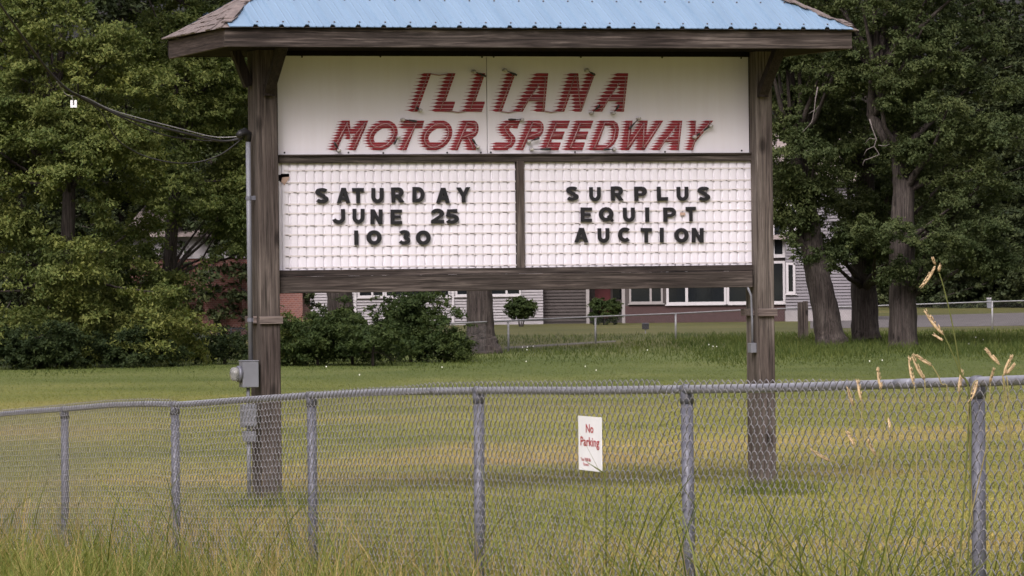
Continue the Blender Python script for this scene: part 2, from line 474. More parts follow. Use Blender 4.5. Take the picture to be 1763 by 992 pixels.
# short lawn blades in the part the photo sees
def scatter(n, Y0, Y1, margin=1.18):
    # density ~ 1/Y so that distant lawn is not over-filled
    Y = Y0*(Y1/Y0)**rng.uniform(0, 1, n)
    X = rng.uniform(-1, 1, n)*(CX/F)*Y*margin
    return X, Y
X, Y = scatter(300000, 34, 112)
base = np.stack([X, Y, terrain(X, Y)-.005], -1)
hgt = rng.uniform(.015, .042, len(X))
Vb, Fb = blades(base, hgt, rng.uniform(.005, .010, len(X)), rng.uniform(0, .7, len(X)), rng.uniform(0, .9, len(X)), 2)
o = mesh_np('lawn_grass', Vb, Fb, M['lawn_blade']); tag(o, 'short mown grass with dry strips behind the chain link fence', 'grass', kind='stuff')
# longer grass under the trees and along the far fence
X, Y = scatter(80000, 102, 150)
fe = np.clip((Y-104-3*np.sin(X*.8)-2*np.sin(X*2.1+1))/14, 0, 1)
keep = (rng.uniform(0,1,len(X)) < np.where(X > 4.5, .9, .4)*fe**.7)
pw0, pw1 = onground(870, 599), onground(1060, 588)
py_ = np.interp(X, [pw0.x, pw1.x], [pw0.y, pw1.y])
keep &= ~((X > pw0.x-.2) & (X < pw1.x+.2) & (Y > py_-4.5) & (Y < py_+1.2))
X, Y, fe = X[keep], Y[keep], fe[keep]
base = np.stack([X, Y, terrain(X, Y)-.005], -1)
hgt = (.04 + rng.uniform(.01, .15, len(X))*fe) * np.where((X > 5.5)&(Y > 112)&(Y < 138), 1.6, .9)
Vb, Fb = blades(base, hgt, rng.uniform(.012, .025, len(X)), rng.uniform(0, .4, len(X)), rng.uniform(0, .8, len(X)), 2)
o = mesh_np('rough_grass', Vb, Fb, M['rough_grass']); tag(o, 'longer green grass under the trees by the far fence', 'grass', kind='stuff')

# ------------------------------------------------------------------ tall grass along the near fence (nobody could count it)
def fence_xy(t, n):
    return P_plan[0][0] + fdir[0]*t + fnor[0]*n, P_plan[0][1] + fdir[1]*t + fnor[1]*n
def tall(name, n, tr, nr, hr, mat, label, wr=(.004,.009), curl=(.1,.9), clumpy=True):
    t = rng.uniform(*tr, n); nn = rng.uniform(*nr, n)
    if clumpy:
        k = rng.integers(0, 260, n); ct = rng.uniform(tr[0], tr[1], 260); cn = rng.uniform(nr[0], nr[1], 260)
        sel = rng.uniform(0,1,n) < .6
        t = np.where(sel, ct[k] + rng.normal(0, .10, n), t); nn = np.where(sel, cn[k] + rng.normal(0, .08, n), nn)
    X, Y = fence_xy(t, nn)
    base = np.stack([X, Y, terrain(X, Y)-.01], -1)
    h = rng.uniform(*hr, n) * (0.85 + .25*np.sin(t*1.7)*np.sin(t*.6+2))
    Vb, Fb = blades(base, h, rng.uniform(*wr, n), rng.uniform(.02, .35, n), rng.uniform(*curl, n), 5)
    o = mesh_np(name, Vb, Fb, mat); tag(o, label, 'grass', kind='stuff'); return o
tall('verge_grass', 13000, (-4, 24), (-2.2, -.06), (.22, .58), M['tall_grass'], 'tall green grass on the road side of the chain link fence')
tall('fence_grass', 10000, (-3, 26), (.05, 1.6), (.24, .62), M['tall_grass'], 'tall green grass on the lawn side of the chain link fence')
tall('dry_grass', 3600, (-3, 24), (-1.8, 1.4), (.38, .82), M['dry_grass'], 'dry straw coloured grass mixed into the fence line', (.002,.005), (.0,.6))
tall('long_blade_grass', 480, (-3, 20), (-1.2, 1.0), (.75, 1.12), M['tall_grass'], 'sparse long grass blades climbing the chain link mesh', (.006,.012), (.1,1.0), False)

tall('weed_grass', 130, (-1.4, 4.0), (-.9, .5), (.85, 1.25), M['tall_grass'], 'tall green weeds along the near right end of the fence', (.005,.011), (.2,1.0), True)
tall('post_weed', 90, (-.8, .6), (-.55, -.07), (.6, 1.12), M['tall_grass'], 'clump of wide green weeds round the right hand fence post', (.008,.015), (.1,.9), False)
# untrimmed tufts round the feet of the sign posts
fx = []
for c in ((-2.45, 46.3), (2.50, 47.7), (-2.2, 46.6), (2.7, 48.0)):
    fx.append(np.stack([rng.normal(c[0], .24, 260), rng.normal(c[1], .22, 260), np.full(260, -.01)], -1))
fx = np.concatenate(fx)
Vb, Fb = blades(fx, rng.uniform(.06, .22, len(fx)), rng.uniform(.006,.012, len(fx)), rng.uniform(.05,.5, len(fx)), rng.uniform(.1,.9, len(fx)), 4)
o = mesh_np('tuft_grass', Vb, Fb, M['tall_grass']); tag(o, 'untrimmed grass tufts round the feet of the sign posts', 'grass', kind='stuff')

# ------------------------------------------------------------------ near chain link fence
fence = empty('chain_link_fence', (float(P_plan[0][0]), float(P_plan[0][1]), 0), 0,
    'long galvanised chain link fence with bent top rail along the tall grass', 'fence')
fo = Vector(fence.location)
def floc(p): return Vector(p) - fo
# rail
mb = MB(); sr = np.linspace(.3, S_plan[-1], 170); pr = plan_at(sr); zr = rail_z(sr)
mb.tube([floc((pr[i,0], pr[i,1], zr[i])) for i in range(len(sr))], .0185, 12)
for s in S_plan[1:-1:2]:      # swaged joints
    q = plan_at(s+.6); q2 = plan_at(s+.75)
    mb.tube([floc((q[0], q[1], rail_z(s+.6))), floc((q2[0], q2[1], rail_z(s+.75)))], .0198, 12)
mb.build('top_rail', M['top_rail'], fence, True)
for i in range(len(plan)):
    x, y = plan[i]; zt = float(rail_z(S_plan[i]))
    g = float(terrain(x, y))
    mb = MB(); off = fnor*.004
    lean = random.uniform(-.008, .008)
    mb.tube([floc((x+off[0]+lean, y+off[1], g-.05)), floc((x+off[0], y+off[1], zt-.035))], .0265, 14)
    po = mb.build('post', M['rail'], fence, True)
    mb = MB()
    mb.tube([floc((x+off[0], y+off[1], zt-.06)), floc((x+off[0], y+off[1], zt-.03)), floc((x+off[0], y+off[1], zt+.012))], [.030,.030,.024], 14)
    u = np.array([fdir[0], fdir[1]])
    mb.tube([floc((x-u[0]*.025, y-u[1]*.025, float(rail_z(S_plan[i]-.025)))), floc((x+u[0]*.025, y+u[1]*.025, float(rail_z(S_plan[i]+.025))))], .0235, 12)
    mb.build('post_cap', M['rail'], po, True)
# fabric: pickets of flattened spiral wire woven into each other
topoff_px = np.array([-400, 60, 120, 295, 312, 330, 480, 560, 700, 760, 1140, 1148, 1160, 1178, 1290, 1420, 1480, 1560, 2000], float)
topoff_v  = np.array([.030, .028, .034, .036, .016, .012, .018, .022, .030, .046, .046, .018, .018, .040, .036, .030, .020, .006, .004])
Wp = .0362; e = .0055; a_ = Wp/2 + .0018
ph = np.array([0, .10, .25, .40, .5, .60, .75, .90]); px_ = np.array([-1, -.66, 0, .66, 1, .66, 0, -.66])*a_; pd_ = np.array([0, 1, 1.05, 1, 0, -1, -1.05, -1])*e
npick = int((S_plan[-1]-.4-.35)/Wp)
allv = []; allf = []; basei = 0
ns = 5
angs = np.arange(ns)/ns*2*np.pi
for k in range(npick):
    s_c = .35 + k*Wp
    if s_c > S_plan[-1]-.3: break
    p0 = plan_at(s_c); ppx = CX + p0[0]/p0[1]*F
    zt = float(rail_z(s_c)) + float(np.interp(ppx, topoff_px, topoff_v)) + random.uniform(-.002,.002)
    zb = float(terrain(p0[0], p0[1])) + .02
    nper = int((zt-zb)/.0724)
    zz = []; xx = []; dd = []
    shift = .5 if k % 2 else 0.0
    for j in range(nper):
        zz.append(zt - (j + ph + shift*0)*.0724); xx.append(px_); dd.append(pd_)
    zz = np.concatenate(zz); xx = np.concatenate(xx); dd = np.concatenate(dd)
    if k % 2: xx = -xx; dd = -dd
    # slow in-plane wander of the wire, so that the weave is not ruler perfect
    xx = xx + .004*np.sin(zz*5 + s_c*1.3) + .003*np.sin(s_c*9+zz*11)
    dd = dd + .010*np.sin(s_c*1.9)*np.clip((zt-zz)*2,0,1)
    plan_pts = plan_at(s_c + xx)
    offn = -(.027 + dd)                     # towards the road
    Pp = np.stack([plan_pts[:,0]+fnor[0]*offn, plan_pts[:,1]+fnor[1]*offn, zz], -1)
    m = len(Pp)
    T = np.gradient(Pp, axis=0); T /= np.linalg.norm(T, axis=1)[:,None]
    A = np.cross(T, np.array([fnor[0], fnor[1], 0])); A /= np.linalg.norm(A, axis=1)[:,None]; B = np.cross(T, A)
    ring = Pp[:,None,:] + .0021*(A[:,None,:]*np.cos(angs)[None,:,None] + B[:,None,:]*np.sin(angs)[None,:,None])
    idx = np.arange(m*ns).reshape(m, ns) + basei
    f = np.stack([idx[:-1], np.roll(idx[:-1], -1, 1), np.roll(idx[1:], -1, 1), idx[1:]], -1).reshape(-1, 4)
    allv.append(ring.reshape(-1, 3)); allf.append(f); basei += m*ns
Vm = np.concatenate(allv) - np.array(fo)[None]; Fm = np.concatenate(allf)
mesh_np('wire_mesh', Vm, Fm, M['galv'], fence, True)

# ------------------------------------------------------------------ no parking sign on the fence
def fence_plane_pt(px, py, off):
    """point on the fence's (offset) vertical plane under a pixel"""
    a, b = ab(px, py); d = np.array([a/F, 1.0])
    o0 = P_plan[0] + fnor*off
    s = np.dot(o0, fnor)/np.dot(d, fnor)
    return Vector((d[0]*s, s, H - b/F*s))
q = [fence_plane_pt(996.5, 716, -.062), fence_plane_pt(1036, 719, -.062), fence_plane_pt(1036, 812.5, -.062), fence_plane_pt(996.5, 809, -.062)]
ux = (q[1]-q[0]); ux.z = 0; Wn = ux.length; ux.normalize(); Hn = ((q[0]-q[3]).length + (q[1]-q[2]).length)/2
org = (q[3] + q[2])/2; org = org - ux*Wn/2; 
nps = empty('no_parking_sign', org, 0, 'small white No Parking sign with red lettering wired to the fence', 'sign')
nn3 = Vector((-fnor[0], -fnor[1], 0))
ti = 0.0
def npl(a, b, d): return ux*a + Vector((0,0,1))*(b) + nn3*(-d)
mb = MB(); mb.prism([[(0.0,0),(Wn,0),(Wn,Hn),(0,Hn)]], npl, 0, .003)
mb.build('plate', M['white_plastic'], nps)
def text_mesh(txt, fn, x0, x1, y0, y1, d0, d1, name, mat, parent, bold=.014):
    cu = bpy.data.curves.new('lettering', 'FONT'); cu.body = txt; cu.offset = bold; cu.resolution_u = 3; cu.align_x = 'CENTER'
    to = bpy.data.objects.new('lettering', cu); col.objects.link(to)
    dg = bpy.context.evaluated_depsgraph_get(); me = bpy.data.meshes.new_from_object(to.evaluated_get(dg))
    col.objects.unlink(to); bpy.data.objects.remove(to)
    co = np.array([v.co[:] for v in me.vertices]); mn, mx = co.min(0), co.max(0)
    for v in me.vertices:
        a = x0 + (v.co.x-mn[0])/(mx[0]-mn[0])*(x1-x0); b = y0 + (v.co.y-mn[1])/(mx[1]-mn[1])*(y1-y0)
        v.co = fn(a, b, d0)
    o = bpy.data.objects.new(name, me); col.objects.link(o); me.materials.clear(); me.materials.append(mat); o.parent = parent
    return o
M['sign_red'] = plain('sign_red', (.36,.012,.02), .5, var=.08)
text_mesh('No', npl, .34*Wn, .67*Wn, .70*Hn, .86*Hn, -.0015, 0, 'lettering', M['sign_red'], nps)
text_mesh('Parking', npl, .10*Wn, .92*Wn, .40*Hn, .62*Hn, -.0015, 0, 'lettering', M['sign_red'], nps)
text_mesh('You Will Be', npl, .10*Wn, .54*Wn, .17*Hn, .235*Hn, -.0015, 0, 'lettering', M['sign_red'], nps)
text_mesh('Towed', npl, .20*Wn, .44*Wn, .085*Hn, .14*Hn, -.0015, 0, 'lettering', M['sign_red'], nps)

# ------------------------------------------------------------------ the roadside sign
Y_L = 47.2
pL = at(478, 450, Y_L); pR = at(1292, 450, Y_L/.968)
dxy = Vector((pR.x-pL.x, pR.y-pL.y, 0)); TH = math.atan2(dxy.y, dxy.x)
U = Vector((math.cos(TH), math.sin(TH), 0)); N = Vector((-math.sin(TH), math.cos(TH), 0))   # N: away from the road
O = Vector((pL.x, pL.y, 0))
LEN = dxy.length
sign = empty('roadside_sign', O, TH, 'tall wooden roadside sign with blue metal roof, red lettering and white letter board', 'sign')
def on(px, py, v):
    """local (u, z) where the pixel's ray meets the sign plane at depth v"""
    a, b = ab(px, py); d = Vector((a/F, 1.0, -b/F)); o0 = O + N*v
    s = o0.dot(N)/d.dot(N)
    p = Vector((0,0,H)) + d*s
    return (p-O).dot(U), p.z
def zmean(v, *pts): return sum(on(x, y, v)[1] for x, y in pts)/len(pts)
# --- posts: two timbers, one behind the other, on each side
VF = -.20
uL1 = on(480, 300, VF)[0]; uL0 = on(445, 300, VF)[0]
uR0 = on(1303, 300, VF)[0]; uR1 = on(1331, 300, VF)[0]
ztop = zmean(VF, (460, 80), (1315, 86)) + .10
for (a, b, dd) in ((uL0, uL1, .40), (uR0, uR1, .37)):
    wm = M['wood_z'] if a < 1 else M['wood_z2']
    mb = MB(); mb.box(a, b, VF, VF+dd*.5-.004, .05, ztop); mb.build('post', wm, sign, bevel=.010)
    mb = MB(); mb.box(a+.006, b-.006, VF+dd*.5+.004, VF+dd, .03, ztop); mb.build('post', wm, sign, bevel=.010)
    mb = MB(); mb.box(a+.02, b-.02, VF+.02, VF+dd-.02, -.1, .049 if dd < 0 else .029); mb.build('footing', M['soffit'], sign)
# straps round the posts
zs0, zs1 = on(460, 558, VF-.03)[1], on(460, 544.5, VF-.03)[1]
for (a, b, dd) in ((uL0, uL1, .40), (uR0, uR1, .37)):
    mb = MB(); mb.box(a-.012, b+.018, VF-.035, VF-.002, zs0, zs1)
    mb.box(a-.04, a-.003, VF+.10, VF+dd+.03, zs0+.005, zs1); mb.build('strap_board', M['wood_strap'], sign, bevel=.003)
# --- white main panel
z0 = zmean(0, (478, 267), (1290, 264)); z1 = zmean(0, (478, 94), (1290, 96.5)) + .06
uA, uB = on(476, 180, 0)[0] - .03, on(1289, 180, 0)[0]; uS = on(838.5, 200, 0)[0]
panel = MB()
panel.box(uA, uS-.003, 0, .02, z0, z1)
panel.box(uS+.003, uB, 0, .02, z0, z1)
panel = panel.build('main_panel', M['panel'], sign, bevel=.002)
mb = MB()
for px, py in [(490,263),(660,263.5),(828,263),(845,262.5),(990,262),(1145,261.5),(1277,259.5),(520,98),(655,97.5),(830,98.5),(850,98),(1000,98.5),(1140,99),(1276,100),(770,263),(600,263)]:
    u, z = on(px, py, -.004); mb = MB(); mb.tube([Vector((u,-.005,z)), Vector((u,.003,z))], .010, 8)
    mb.build('bolt', M['dark_rubber'], panel)
# dark backing so no daylight shows through
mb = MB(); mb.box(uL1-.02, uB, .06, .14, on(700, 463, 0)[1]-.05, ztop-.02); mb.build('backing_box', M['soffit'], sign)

# --- rails and beam
def hboard(name, pxl, pxr, y_l0, y_l1, y_r0, y_r1, v0, v1, mat):
    a, b = on(pxl, (y_l0+y_l1)/2, v0)[0], on(pxr, (y_r0+y_r1)/2, v0)[0]
    zt = (on(pxl, y_l0, v0)[1]+on(pxr, y_r0, v0)[1])/2; zb = (on(pxl, y_l1, v0)[1]+on(pxr, y_r1, v0)[1])/2
    mb = MB(); mb.box(a, b, v0, v1, zb, zt); return mb.build(name, mat, sign, bevel=.004), zb, zt
hboard('middle_rail', 480.5, 1297.5, 267.5, 281.5, 264.8, 277.5, -.045, .055, M['wood_x'])
hboard('middle_rail_lip', 480.5, 1297.5, 266.2, 269.5, 263, 266.5, -.062, -.047, M['wood_x'])
hboard('lower_trim', 482, 1300, 465, 475.5, 456.5, 467, -.075, .055, M['wood_x'])
bm_o, zb_, zt_ = hboard('lower_beam', 482.5, 1296, 475.8, 505, 467.3, 495, -.115, .055, M['wood_x'])
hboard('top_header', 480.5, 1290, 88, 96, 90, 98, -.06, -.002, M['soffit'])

# --- letter boards: ribbed plastic sheets with horizontal letter tracks
zb0 = zmean(0, (485, 465), (1294, 456.5)) - .01; zb1 = zmean(0, (485, 282), (1294, 278.5)) + .01
rib = 14.0/163*1.0
row_px = [292.5, 313.3, 329.6, 350.2, 366, 386.6, 402.4, 422.8, 438.6, 458.6]
uM0, uM1 = on(889.5, 370, -.03)[0], on(902, 370, -.03)[0]
mb = MB(); mb.box(uM0, uM1, -.05, .055, zb0-.005, zb1+.005); mb.build('centre_mullion', M['wood_z'], sign, bevel=.004)
boards = []
hole = [(478,302.5),(486,299),(492,300),(499,298.5),(497.5,305),(493,313),(484,313),(478,312)]
def pin(poly, x, y):
    c = False; n = len(poly); j = n-1
    for i in range(n):
        if (poly[i][1] > y) != (poly[j][1] > y) and x < (poly[j][0]-poly[i][0])*(y-poly[i][1])/(poly[j][1]-poly[i][1])+poly[i][0]: c = not c
        j = i
    return c
hole_uz = [on(x, y, 0) for x, y in hole]
z_rows = [on(690, y, -.01)[1] for y in row_px]
for bi, (a, b) in enumerate(((uL1-.02, uM0-.001), (uM1+.001, uR0+.02))):
    nr = int(round((b-a)/rib)); per = (b-a)/nr
    us = []
    for i in range(nr):
        us += [(i+t)*per for t in (0, .10, .22, .40, .60, .80, .93)]
    us.append(b-a); us = np.array(us)
    fr = (us/per) % 1.0
    dep = np.interp(fr, [0, .10, .22, .40, .60, .80, .93, 1], [.003, .002, -.0105, -.0125, -.0125, -.012, -.0105, .003])
    zz = np.linspace(zb0, zb1, 120)
    Ug, Zg = np.meshgrid(us + a, zz); Dg = np.tile(dep, (len(zz), 1))
    vv = np.stack([Ug, Dg, Zg], -1).reshape(-1, 3); I2 = np.arange(Ug.size).reshape(Ug.shape)
    ff = np.stack([I2[:-1,:-1], I2[:-1,1:], I2[1:,1:], I2[1:,:-1]], -1).reshape(-1, 4)
    if bi == 0:
        cc = vv[ff].mean(1); ff = ff[[not pin(hole_uz, c[0], c[2]) for c in cc]]
    mt = MB(); mt.add(vv, ff); ms = mt
    for zr_ in z_rows:
        mt.cur = 1; mt.box(a if bi else a+.125, b, -.0150, -.0118, zr_-.010, zr_+.006)
        if not bi: mt.box(a, a+.02, -.0150, -.0118, zr_-.010, zr_+.006)
        k = random.choice((0, 1)); mt.cur = 2
        for i in range(nr):
            if (i+k) % 2 == 0 and random.random() < .85:
                c = a + (i+.72)*per; l = random.choice((.012, .018, .026))
                if c-l < a+.13 and not bi: continue
                ms.box(c-l, c+l*.8, -.0165, -.0152, zr_-.010, zr_-.003)
    boards.append(mt.build('letter_board', [M['board'], M['track'], M['slot']], sign))
# torn corner of the left board
mb = MB()
pt = [on(*p, -.02) for p in ((486,305.5),(499,304.5),(496.5,309),(490,319),(484,313.5))]
mb.prism([pt], lambda a, b, d: Vector((a, d, b)), -.022, -.016); mb.build('torn_shard', M['tan_fibre'], boards[0])

# --- letters of the letter board
def arc(cx, cy, rx, ry, a0, a1, n=10):
    return [(cx+rx*math.cos(math.radians(a0+(a1-a0)*i/n)), cy+ry*math.sin(math.radians(a0+(a1-a0)*i/n))) for i in range(n+1)]
def stroke(path, t):
    L, R = [], []
    n = len(path)
    for i in range(n):
        p0 = path[max(i-1,0)]; p1 = path[min(i+1,n-1)]
        d = Vector((p1[0]-p0[0], p1[1]-p0[1])).normalized(); nn = Vector((-d.y, d.x))
        L.append((path[i][0]+nn.x*t/2, path[i][1]+nn.y*t/2)); R.append((path[i][0]-nn.x*t/2, path[i][1]-nn.y*t/2))
    return L + R[::-1]
s_ = .255; W_ = .82
G = {}
G['I'] = G['1'] = ([[(0,0),(.26,0),(.26,1),(0,1)]],)
G['L'] = ([[(0,0),(W_*.9,0),(W_*.9,s_),(s_,s_),(s_,1),(0,1)]],)
G['T'] = ([[(W_/2-s_/2,0),(W_/2+s_/2,0),(W_/2+s_/2,1-s_),(W_,1-s_),(W_,1),(0,1),(0,1-s_),(W_/2-s_/2,1-s_)]],)
G['E'] = ([[(0,0),(W_*.92,0),(W_*.92,.22),(s_,.22),(s_,.395),(W_*.82,.395),(W_*.82,.605),(s_,.605),(s_,.78),(W_*.92,.78),(W_*.92,1),(0,1)]],)
G['U'] = ([stroke([(s_/2,1),(s_/2,.7)] + arc(W_/2, .42, W_/2-s_/2, .42-s_/2, 180, 360, 14) + [(W_-s_/2,.7),(W_-s_/2,1)], s_)],)
G['J'] = ([stroke([(W_-s_/2,1),(W_-s_/2,.6)] + arc(W_/2-.02, .38, W_/2-s_/2+.02, .38-s_/2, 0, -168, 12), s_)],)
G['O'] = G['0'] = ([arc(.45,.5,.45,.5,0,345,23), arc(.45,.5,.45-s_,.5-s_*.98,0,345,23)],)
G['Q'] = ([arc(.45,.5,.45,.5,0,345,23), arc(.45,.5,.45-s_,.5-s_*.98,0,345,23)], [[(.50,.34),(.62,.44),(.93,.06),(.80,-.04)]])
G['C'] = ([stroke(arc(.45,.5,.45-s_/2,.5-s_/2,48,312,22), s_)],)
G['S'] = ([stroke(arc(.40,.735,.28,.265-.115,25,250,12) + [(.40,.52),(.50,.48)] + arc(.40,.265,.29,.265-.115,62,-158,14), .235)],)
G['2'] = ([[(0,0),(.8,0),(.8,.23),(.40,.23),(.72,.50)] + arc(.40,.66,.40,.34,-12,172,12) + [(.26,.66)] + arc(.40,.66,.14,.12,165,-15,8) + [(.50,.55),(0,.20)]],)
G['5'] = ([stroke([(.70,.885),(.235,.885),(.20,.53)] + arc(.40,.33,.27,.215,118,-150,14), .23)],)
G['3'] = ([stroke(arc(.36,.735,.27,.15,160,-80,10) + [(.42,.53)] + arc(.36,.285,.30,.175,75,-160,12), .225)],)
G['D'] = ([[(0,0),(.38,0)] + arc(.38,.5,.44,.5,-80,80,12) + [(.38,1),(0,1)], [(s_,.235),(.36,.235)] + arc(.36,.5,.20,.265,-75,75,8) + [(.36,.765),(s_,.765)]],)
def bowl(x0, cy, rx, ry, n=10): return arc(x0, cy, rx, ry, -90, 90, n)
G['P'] = ([[(0,0),(s_,0),(s_,.33)] + bowl(.46,.665,.36,.335) + [(0,1)], [(s_,.54)] + bowl(.44,.665,.13,.125,6) + [(s_,.79)]],)
G['R'] = ([[(0,0),(s_,0),(s_,.32),(.32,.32),(.55,0),(.86,0),(.60,.38)] + arc(.46,.675,.36,.325,-55,90,9) + [(0,1)], [(s_,.54)] + bowl(.44,.67,.12,.12,6) + [(s_,.79)]],)
G['A'] = ([[(0,0),(.27,0),(.33,.19),(.60,.19),(.66,0),(.94,0),(.62,1),(.32,1)], [(.395,.40),(.535,.40),(.465,.66)]],)
G['N'] = ([[(0,0),(s_,0),(s_,.56),(.56,0),(W_,0),(W_,1),(W_-s_,1),(W_-s_,.44),(.26,1),(0,1)]],)
G['Y'] = ([[(.345,0),(.605,0),(.605,.40),(.95,1),(.65,1),(.475,.65),(.30,1),(0,1),(.345,.40)]],)
LET = [('SATURDAY', 323.2, 349.4, [(542.7,565.7),(580,603),(606.4,626.4),(639.5,660.4),(673.8,696),(710,731),(751,774.6),(785.9,810)]),
       ('JUNE25', 360, 385.5, [(572,594),(607,627.4),(638,658.4),(672.5,692),(742,764.5),(767.7,790)]),
       ('1030', 396.8, 421.8, [(610,616.7),(631,657),(686.7,706.5),(716,741.5)]),
       ('SURPLUS', 321.8, 346.3, [(974.6,996),(1014.5,1034),(1052,1073.4),(1092,1113.7),(1131,1149.6),(1165,1185),(1201,1222.6)]),
       ('EQUIPT', 357.2, 382, [(999.6,1019),(1031,1056),(1072.6,1092.8),(1111,1117.4),(1142,1163.7),(1180.7,1198)]),
       ('AUCTION', 392.8, 418, [(989,1013),(1029,1049),(1064,1084),(1103,1122),(1136,1142.4),(1161,1185.5),(1191,1211)])]
for word, y0, y1, xs in LET:
    row = boards[0] if xs[0][0] < 880 else boards[1]
    xm = (xs[0][0]+xs[-1][1])/2
    for ch, (x0, x1) in zip(word, xs):
        tl = random.uniform(-.025, .025); dz = random.uniform(-.006, .006)
        ua, za = on(x0, y1, -.03); ub, _ = on(x1, y1, -.03); _, zc = on(x0, y0, -.03)
        mb = MB()
        pts = [p for loops in G[ch] for l in loops for p in l]
        gx0, gx1 = min(p[0] for p in G[ch][0][0]), max(p[0] for p in G[ch][0][0])
        gy0, gy1 = min(p[1] for p in G[ch][0][0]), max(p[1] for p in G[ch][0][0])
        cxm, czm = (ua+ub)/2, (za+zc)/2
        def fn(a, b, d):
            u = ua + (a-gx0)/(gx1-gx0)*(ub-ua); z = za + (b-gy0)/(gy1-gy0)*(zc-za)
            du, dv_ = u-cxm, z-czm
            return Vector((cxm + du*math.cos(tl) - dv_*math.sin(tl), d, czm + du*math.sin(tl) + dv_*math.cos(tl) + dz))
        for k, loops in enumerate(G[ch]): mb.prism(loops, fn, -.040 - .002*k, -.0255)
        lo = mb.build('letter', M['black_plastic'], row)
mb = MB(); p0 = on(1171, 371, -.03); p1 = on(1180, 365.8, -.03); mb.box(p0[0], p1[0], -.030, -.0255, p0[1], p1[1]); mb.build('blank_tile', M['tan_fibre'], boards[1])

# --- striped painted lettering and its neon tubes on the main panel
def poly_iv(poly, y):
    xs = []
    n = len(poly)
    for i in range(n):
        (xa, ya), (xb, yb) = poly[i], poly[(i+1) % n]
        if (ya <= y < yb) or (yb <= y < ya): xs.append(xa + (y-ya)/(yb-ya)*(xb-xa))
    xs.sort(); return [(xs[i], xs[i+1]) for i in range(0, len(xs)-1, 2)]
def union_iv(iv):
    iv = sorted(iv); out = []
    for a, b in iv:
        if out and a <= out[-1][1] + .6: out[-1] = (out[-1][0], max(out[-1][1], b))
        else: out.append((a, b))
    return out
def sub_iv(iv, holes):
    for h0, h1 in holes:
        o2 = []
        for a, b in iv:
            if h1 <= a or h0 >= b: o2.append((a, b)); continue
            if h0 > a: o2.append((a, h0))
            if h1 < b: o2.append((h1, b))
        iv = o2
    return iv
def Q(tl, tr, br, bl, y0, y1): return [(tl, y0), (tr, y0), (br, y1), (bl, y1)]
def ell(cx, cy, rx, ry, sl, n=28): # italic ellipse; sl = shift in x per px up
    return [(cx + rx*math.cos(2*math.pi*i/n) - sl*ry*math.sin(2*math.pi*i/n), cy + ry*math.sin(2*math.pi*i/n)) for i in range(n)]
T1, B1 = 126.0, 193.0; T2, B2 = 207.5, 259.0
def letterA(tl, tr, rb, rl, lr, ll, y0, y1, by0, by1):
    k = (y1-y0)
    return [Q(tl, tr-.0, rb, rb-16, y0, y1) if False else [(tr-17,y0),(tr,y0),(rb,y1),(rl,y1)], [(tl,y0),(tl+17,y0),(lr,y1),(ll,y1)], [(tl-12,by0),(rb+2,by0),(rb,by1),(tl-18,by1)]]
words = []
# (solids, holes, tube skeletons)
words.append(([Q(726.7,742.6,718.6,702.7,T1,B1)], [], [[(737,128),(713,191)]], T1, B1))
words.append(([Q(767.6,784.4,760.5,743.5,T1,B1), [(752,175.8),(784,175.8),(777.8,B1),(743.5,B1)]], [], [[(779,128),(758,190),(778,190)]], T1, B1))
words.append(([Q(819,835.6,812,796.0,T1,B1), [(804,175.8),(835.2,175.8),(829.3,B1),(796,B1)]], [], [[(831,128),(809,190),(829,190)]], T1, B1))
words.append(([Q(871.7,887.9,863.6,847.8,T1,B1)], [], [[(883,129),(860,190)]], T1, B1))
def A_(tl, tr, rb, rl, lr, ll, y0, y1, by0, by1):
    m = (tr-tl)
    return [[(tl,y0),(tr,y0),(tr-1.5,y0+14),(tl-5,y0+10)], [(tl,y0),(tl+m*.72,y0),(lr,y1),(ll,y1)], [(tr-m*.62,y0),(tr,y0),(rb,y1),(rl,y1)], [(ll+(tl-ll)*.4,by0),(rb+3,by0),(rb+1,by1),(ll+(tl-ll)*.3,by1)]]
words.append((A_(921,944,937.3,919.5,899.7,882.8,T1,B1,163.5,173), [], [[(939,134),(935,190)],[(928,145),(897,191)],[(908,172),(934,172)]], T1, B1))
words.append(([Q(978,995.6,971.3,956.5,T1,B1), Q(1009.6,1025,1000.8,985.0,T1,B1), [(981,T1),(995.6,T1),(1001,B1),(987,B1)]], [], [[(990,130),(968,191)],[(992,130),(1000,190)],[(1020,132),(1002,186)]], T1, B1))
words.append((A_(1059.8,1081.6,1074.2,1057.5,1036.2,1018.5,T1,B1,163.5,173), [], [[(1077,133),(1072,190)],[(1066,143),(1034,191)],[(1046,172),(1072,172)]], T1, B1))
# second line
words.append(([Q(587,602,579.9,565.6,T2,B2), Q(619,634.2,612.4,598,T2,B2), [(588,T2),(602,T2),(603.5,221.4),(604,231),(590,231)], [(619,T2),(634.2,T2),(625,231),(600,231),(600,221.8),(606.5,221.2)], [(595,231),(603,231),(602,240.6),(594,240.6)]], [], [[(598,211),(575,256)],[(597,212),(604,240),(629,211)],[(629,211),(609,256)]], T2, B2))
words.append(([ell(657,233.3,27,26.2,.25)], [ell(658.5,234,14,13.2,.42)], [ell(657.5,233.5,20,20,.3)+[ell(657.5,233.5,20,20,.3)[0]]], T2, B2))
words.append(([[(693,T2),(730.7,T2),(726.9,221),(687.5,221)], Q(707,719.5,699.8,684.5,T2,B2)], [], [[(716,214),(694,257)],[(694,213),(728,213)]], T2, B2))
words.append(([ell(751,233.3,27.2,26.2,.25)], [ell(752.5,234,14,13.2,.42)], [ell(751.5,233.5,20,20,.3)+[ell(751.5,233.5,20,20,.3)[0]]], T2, B2))
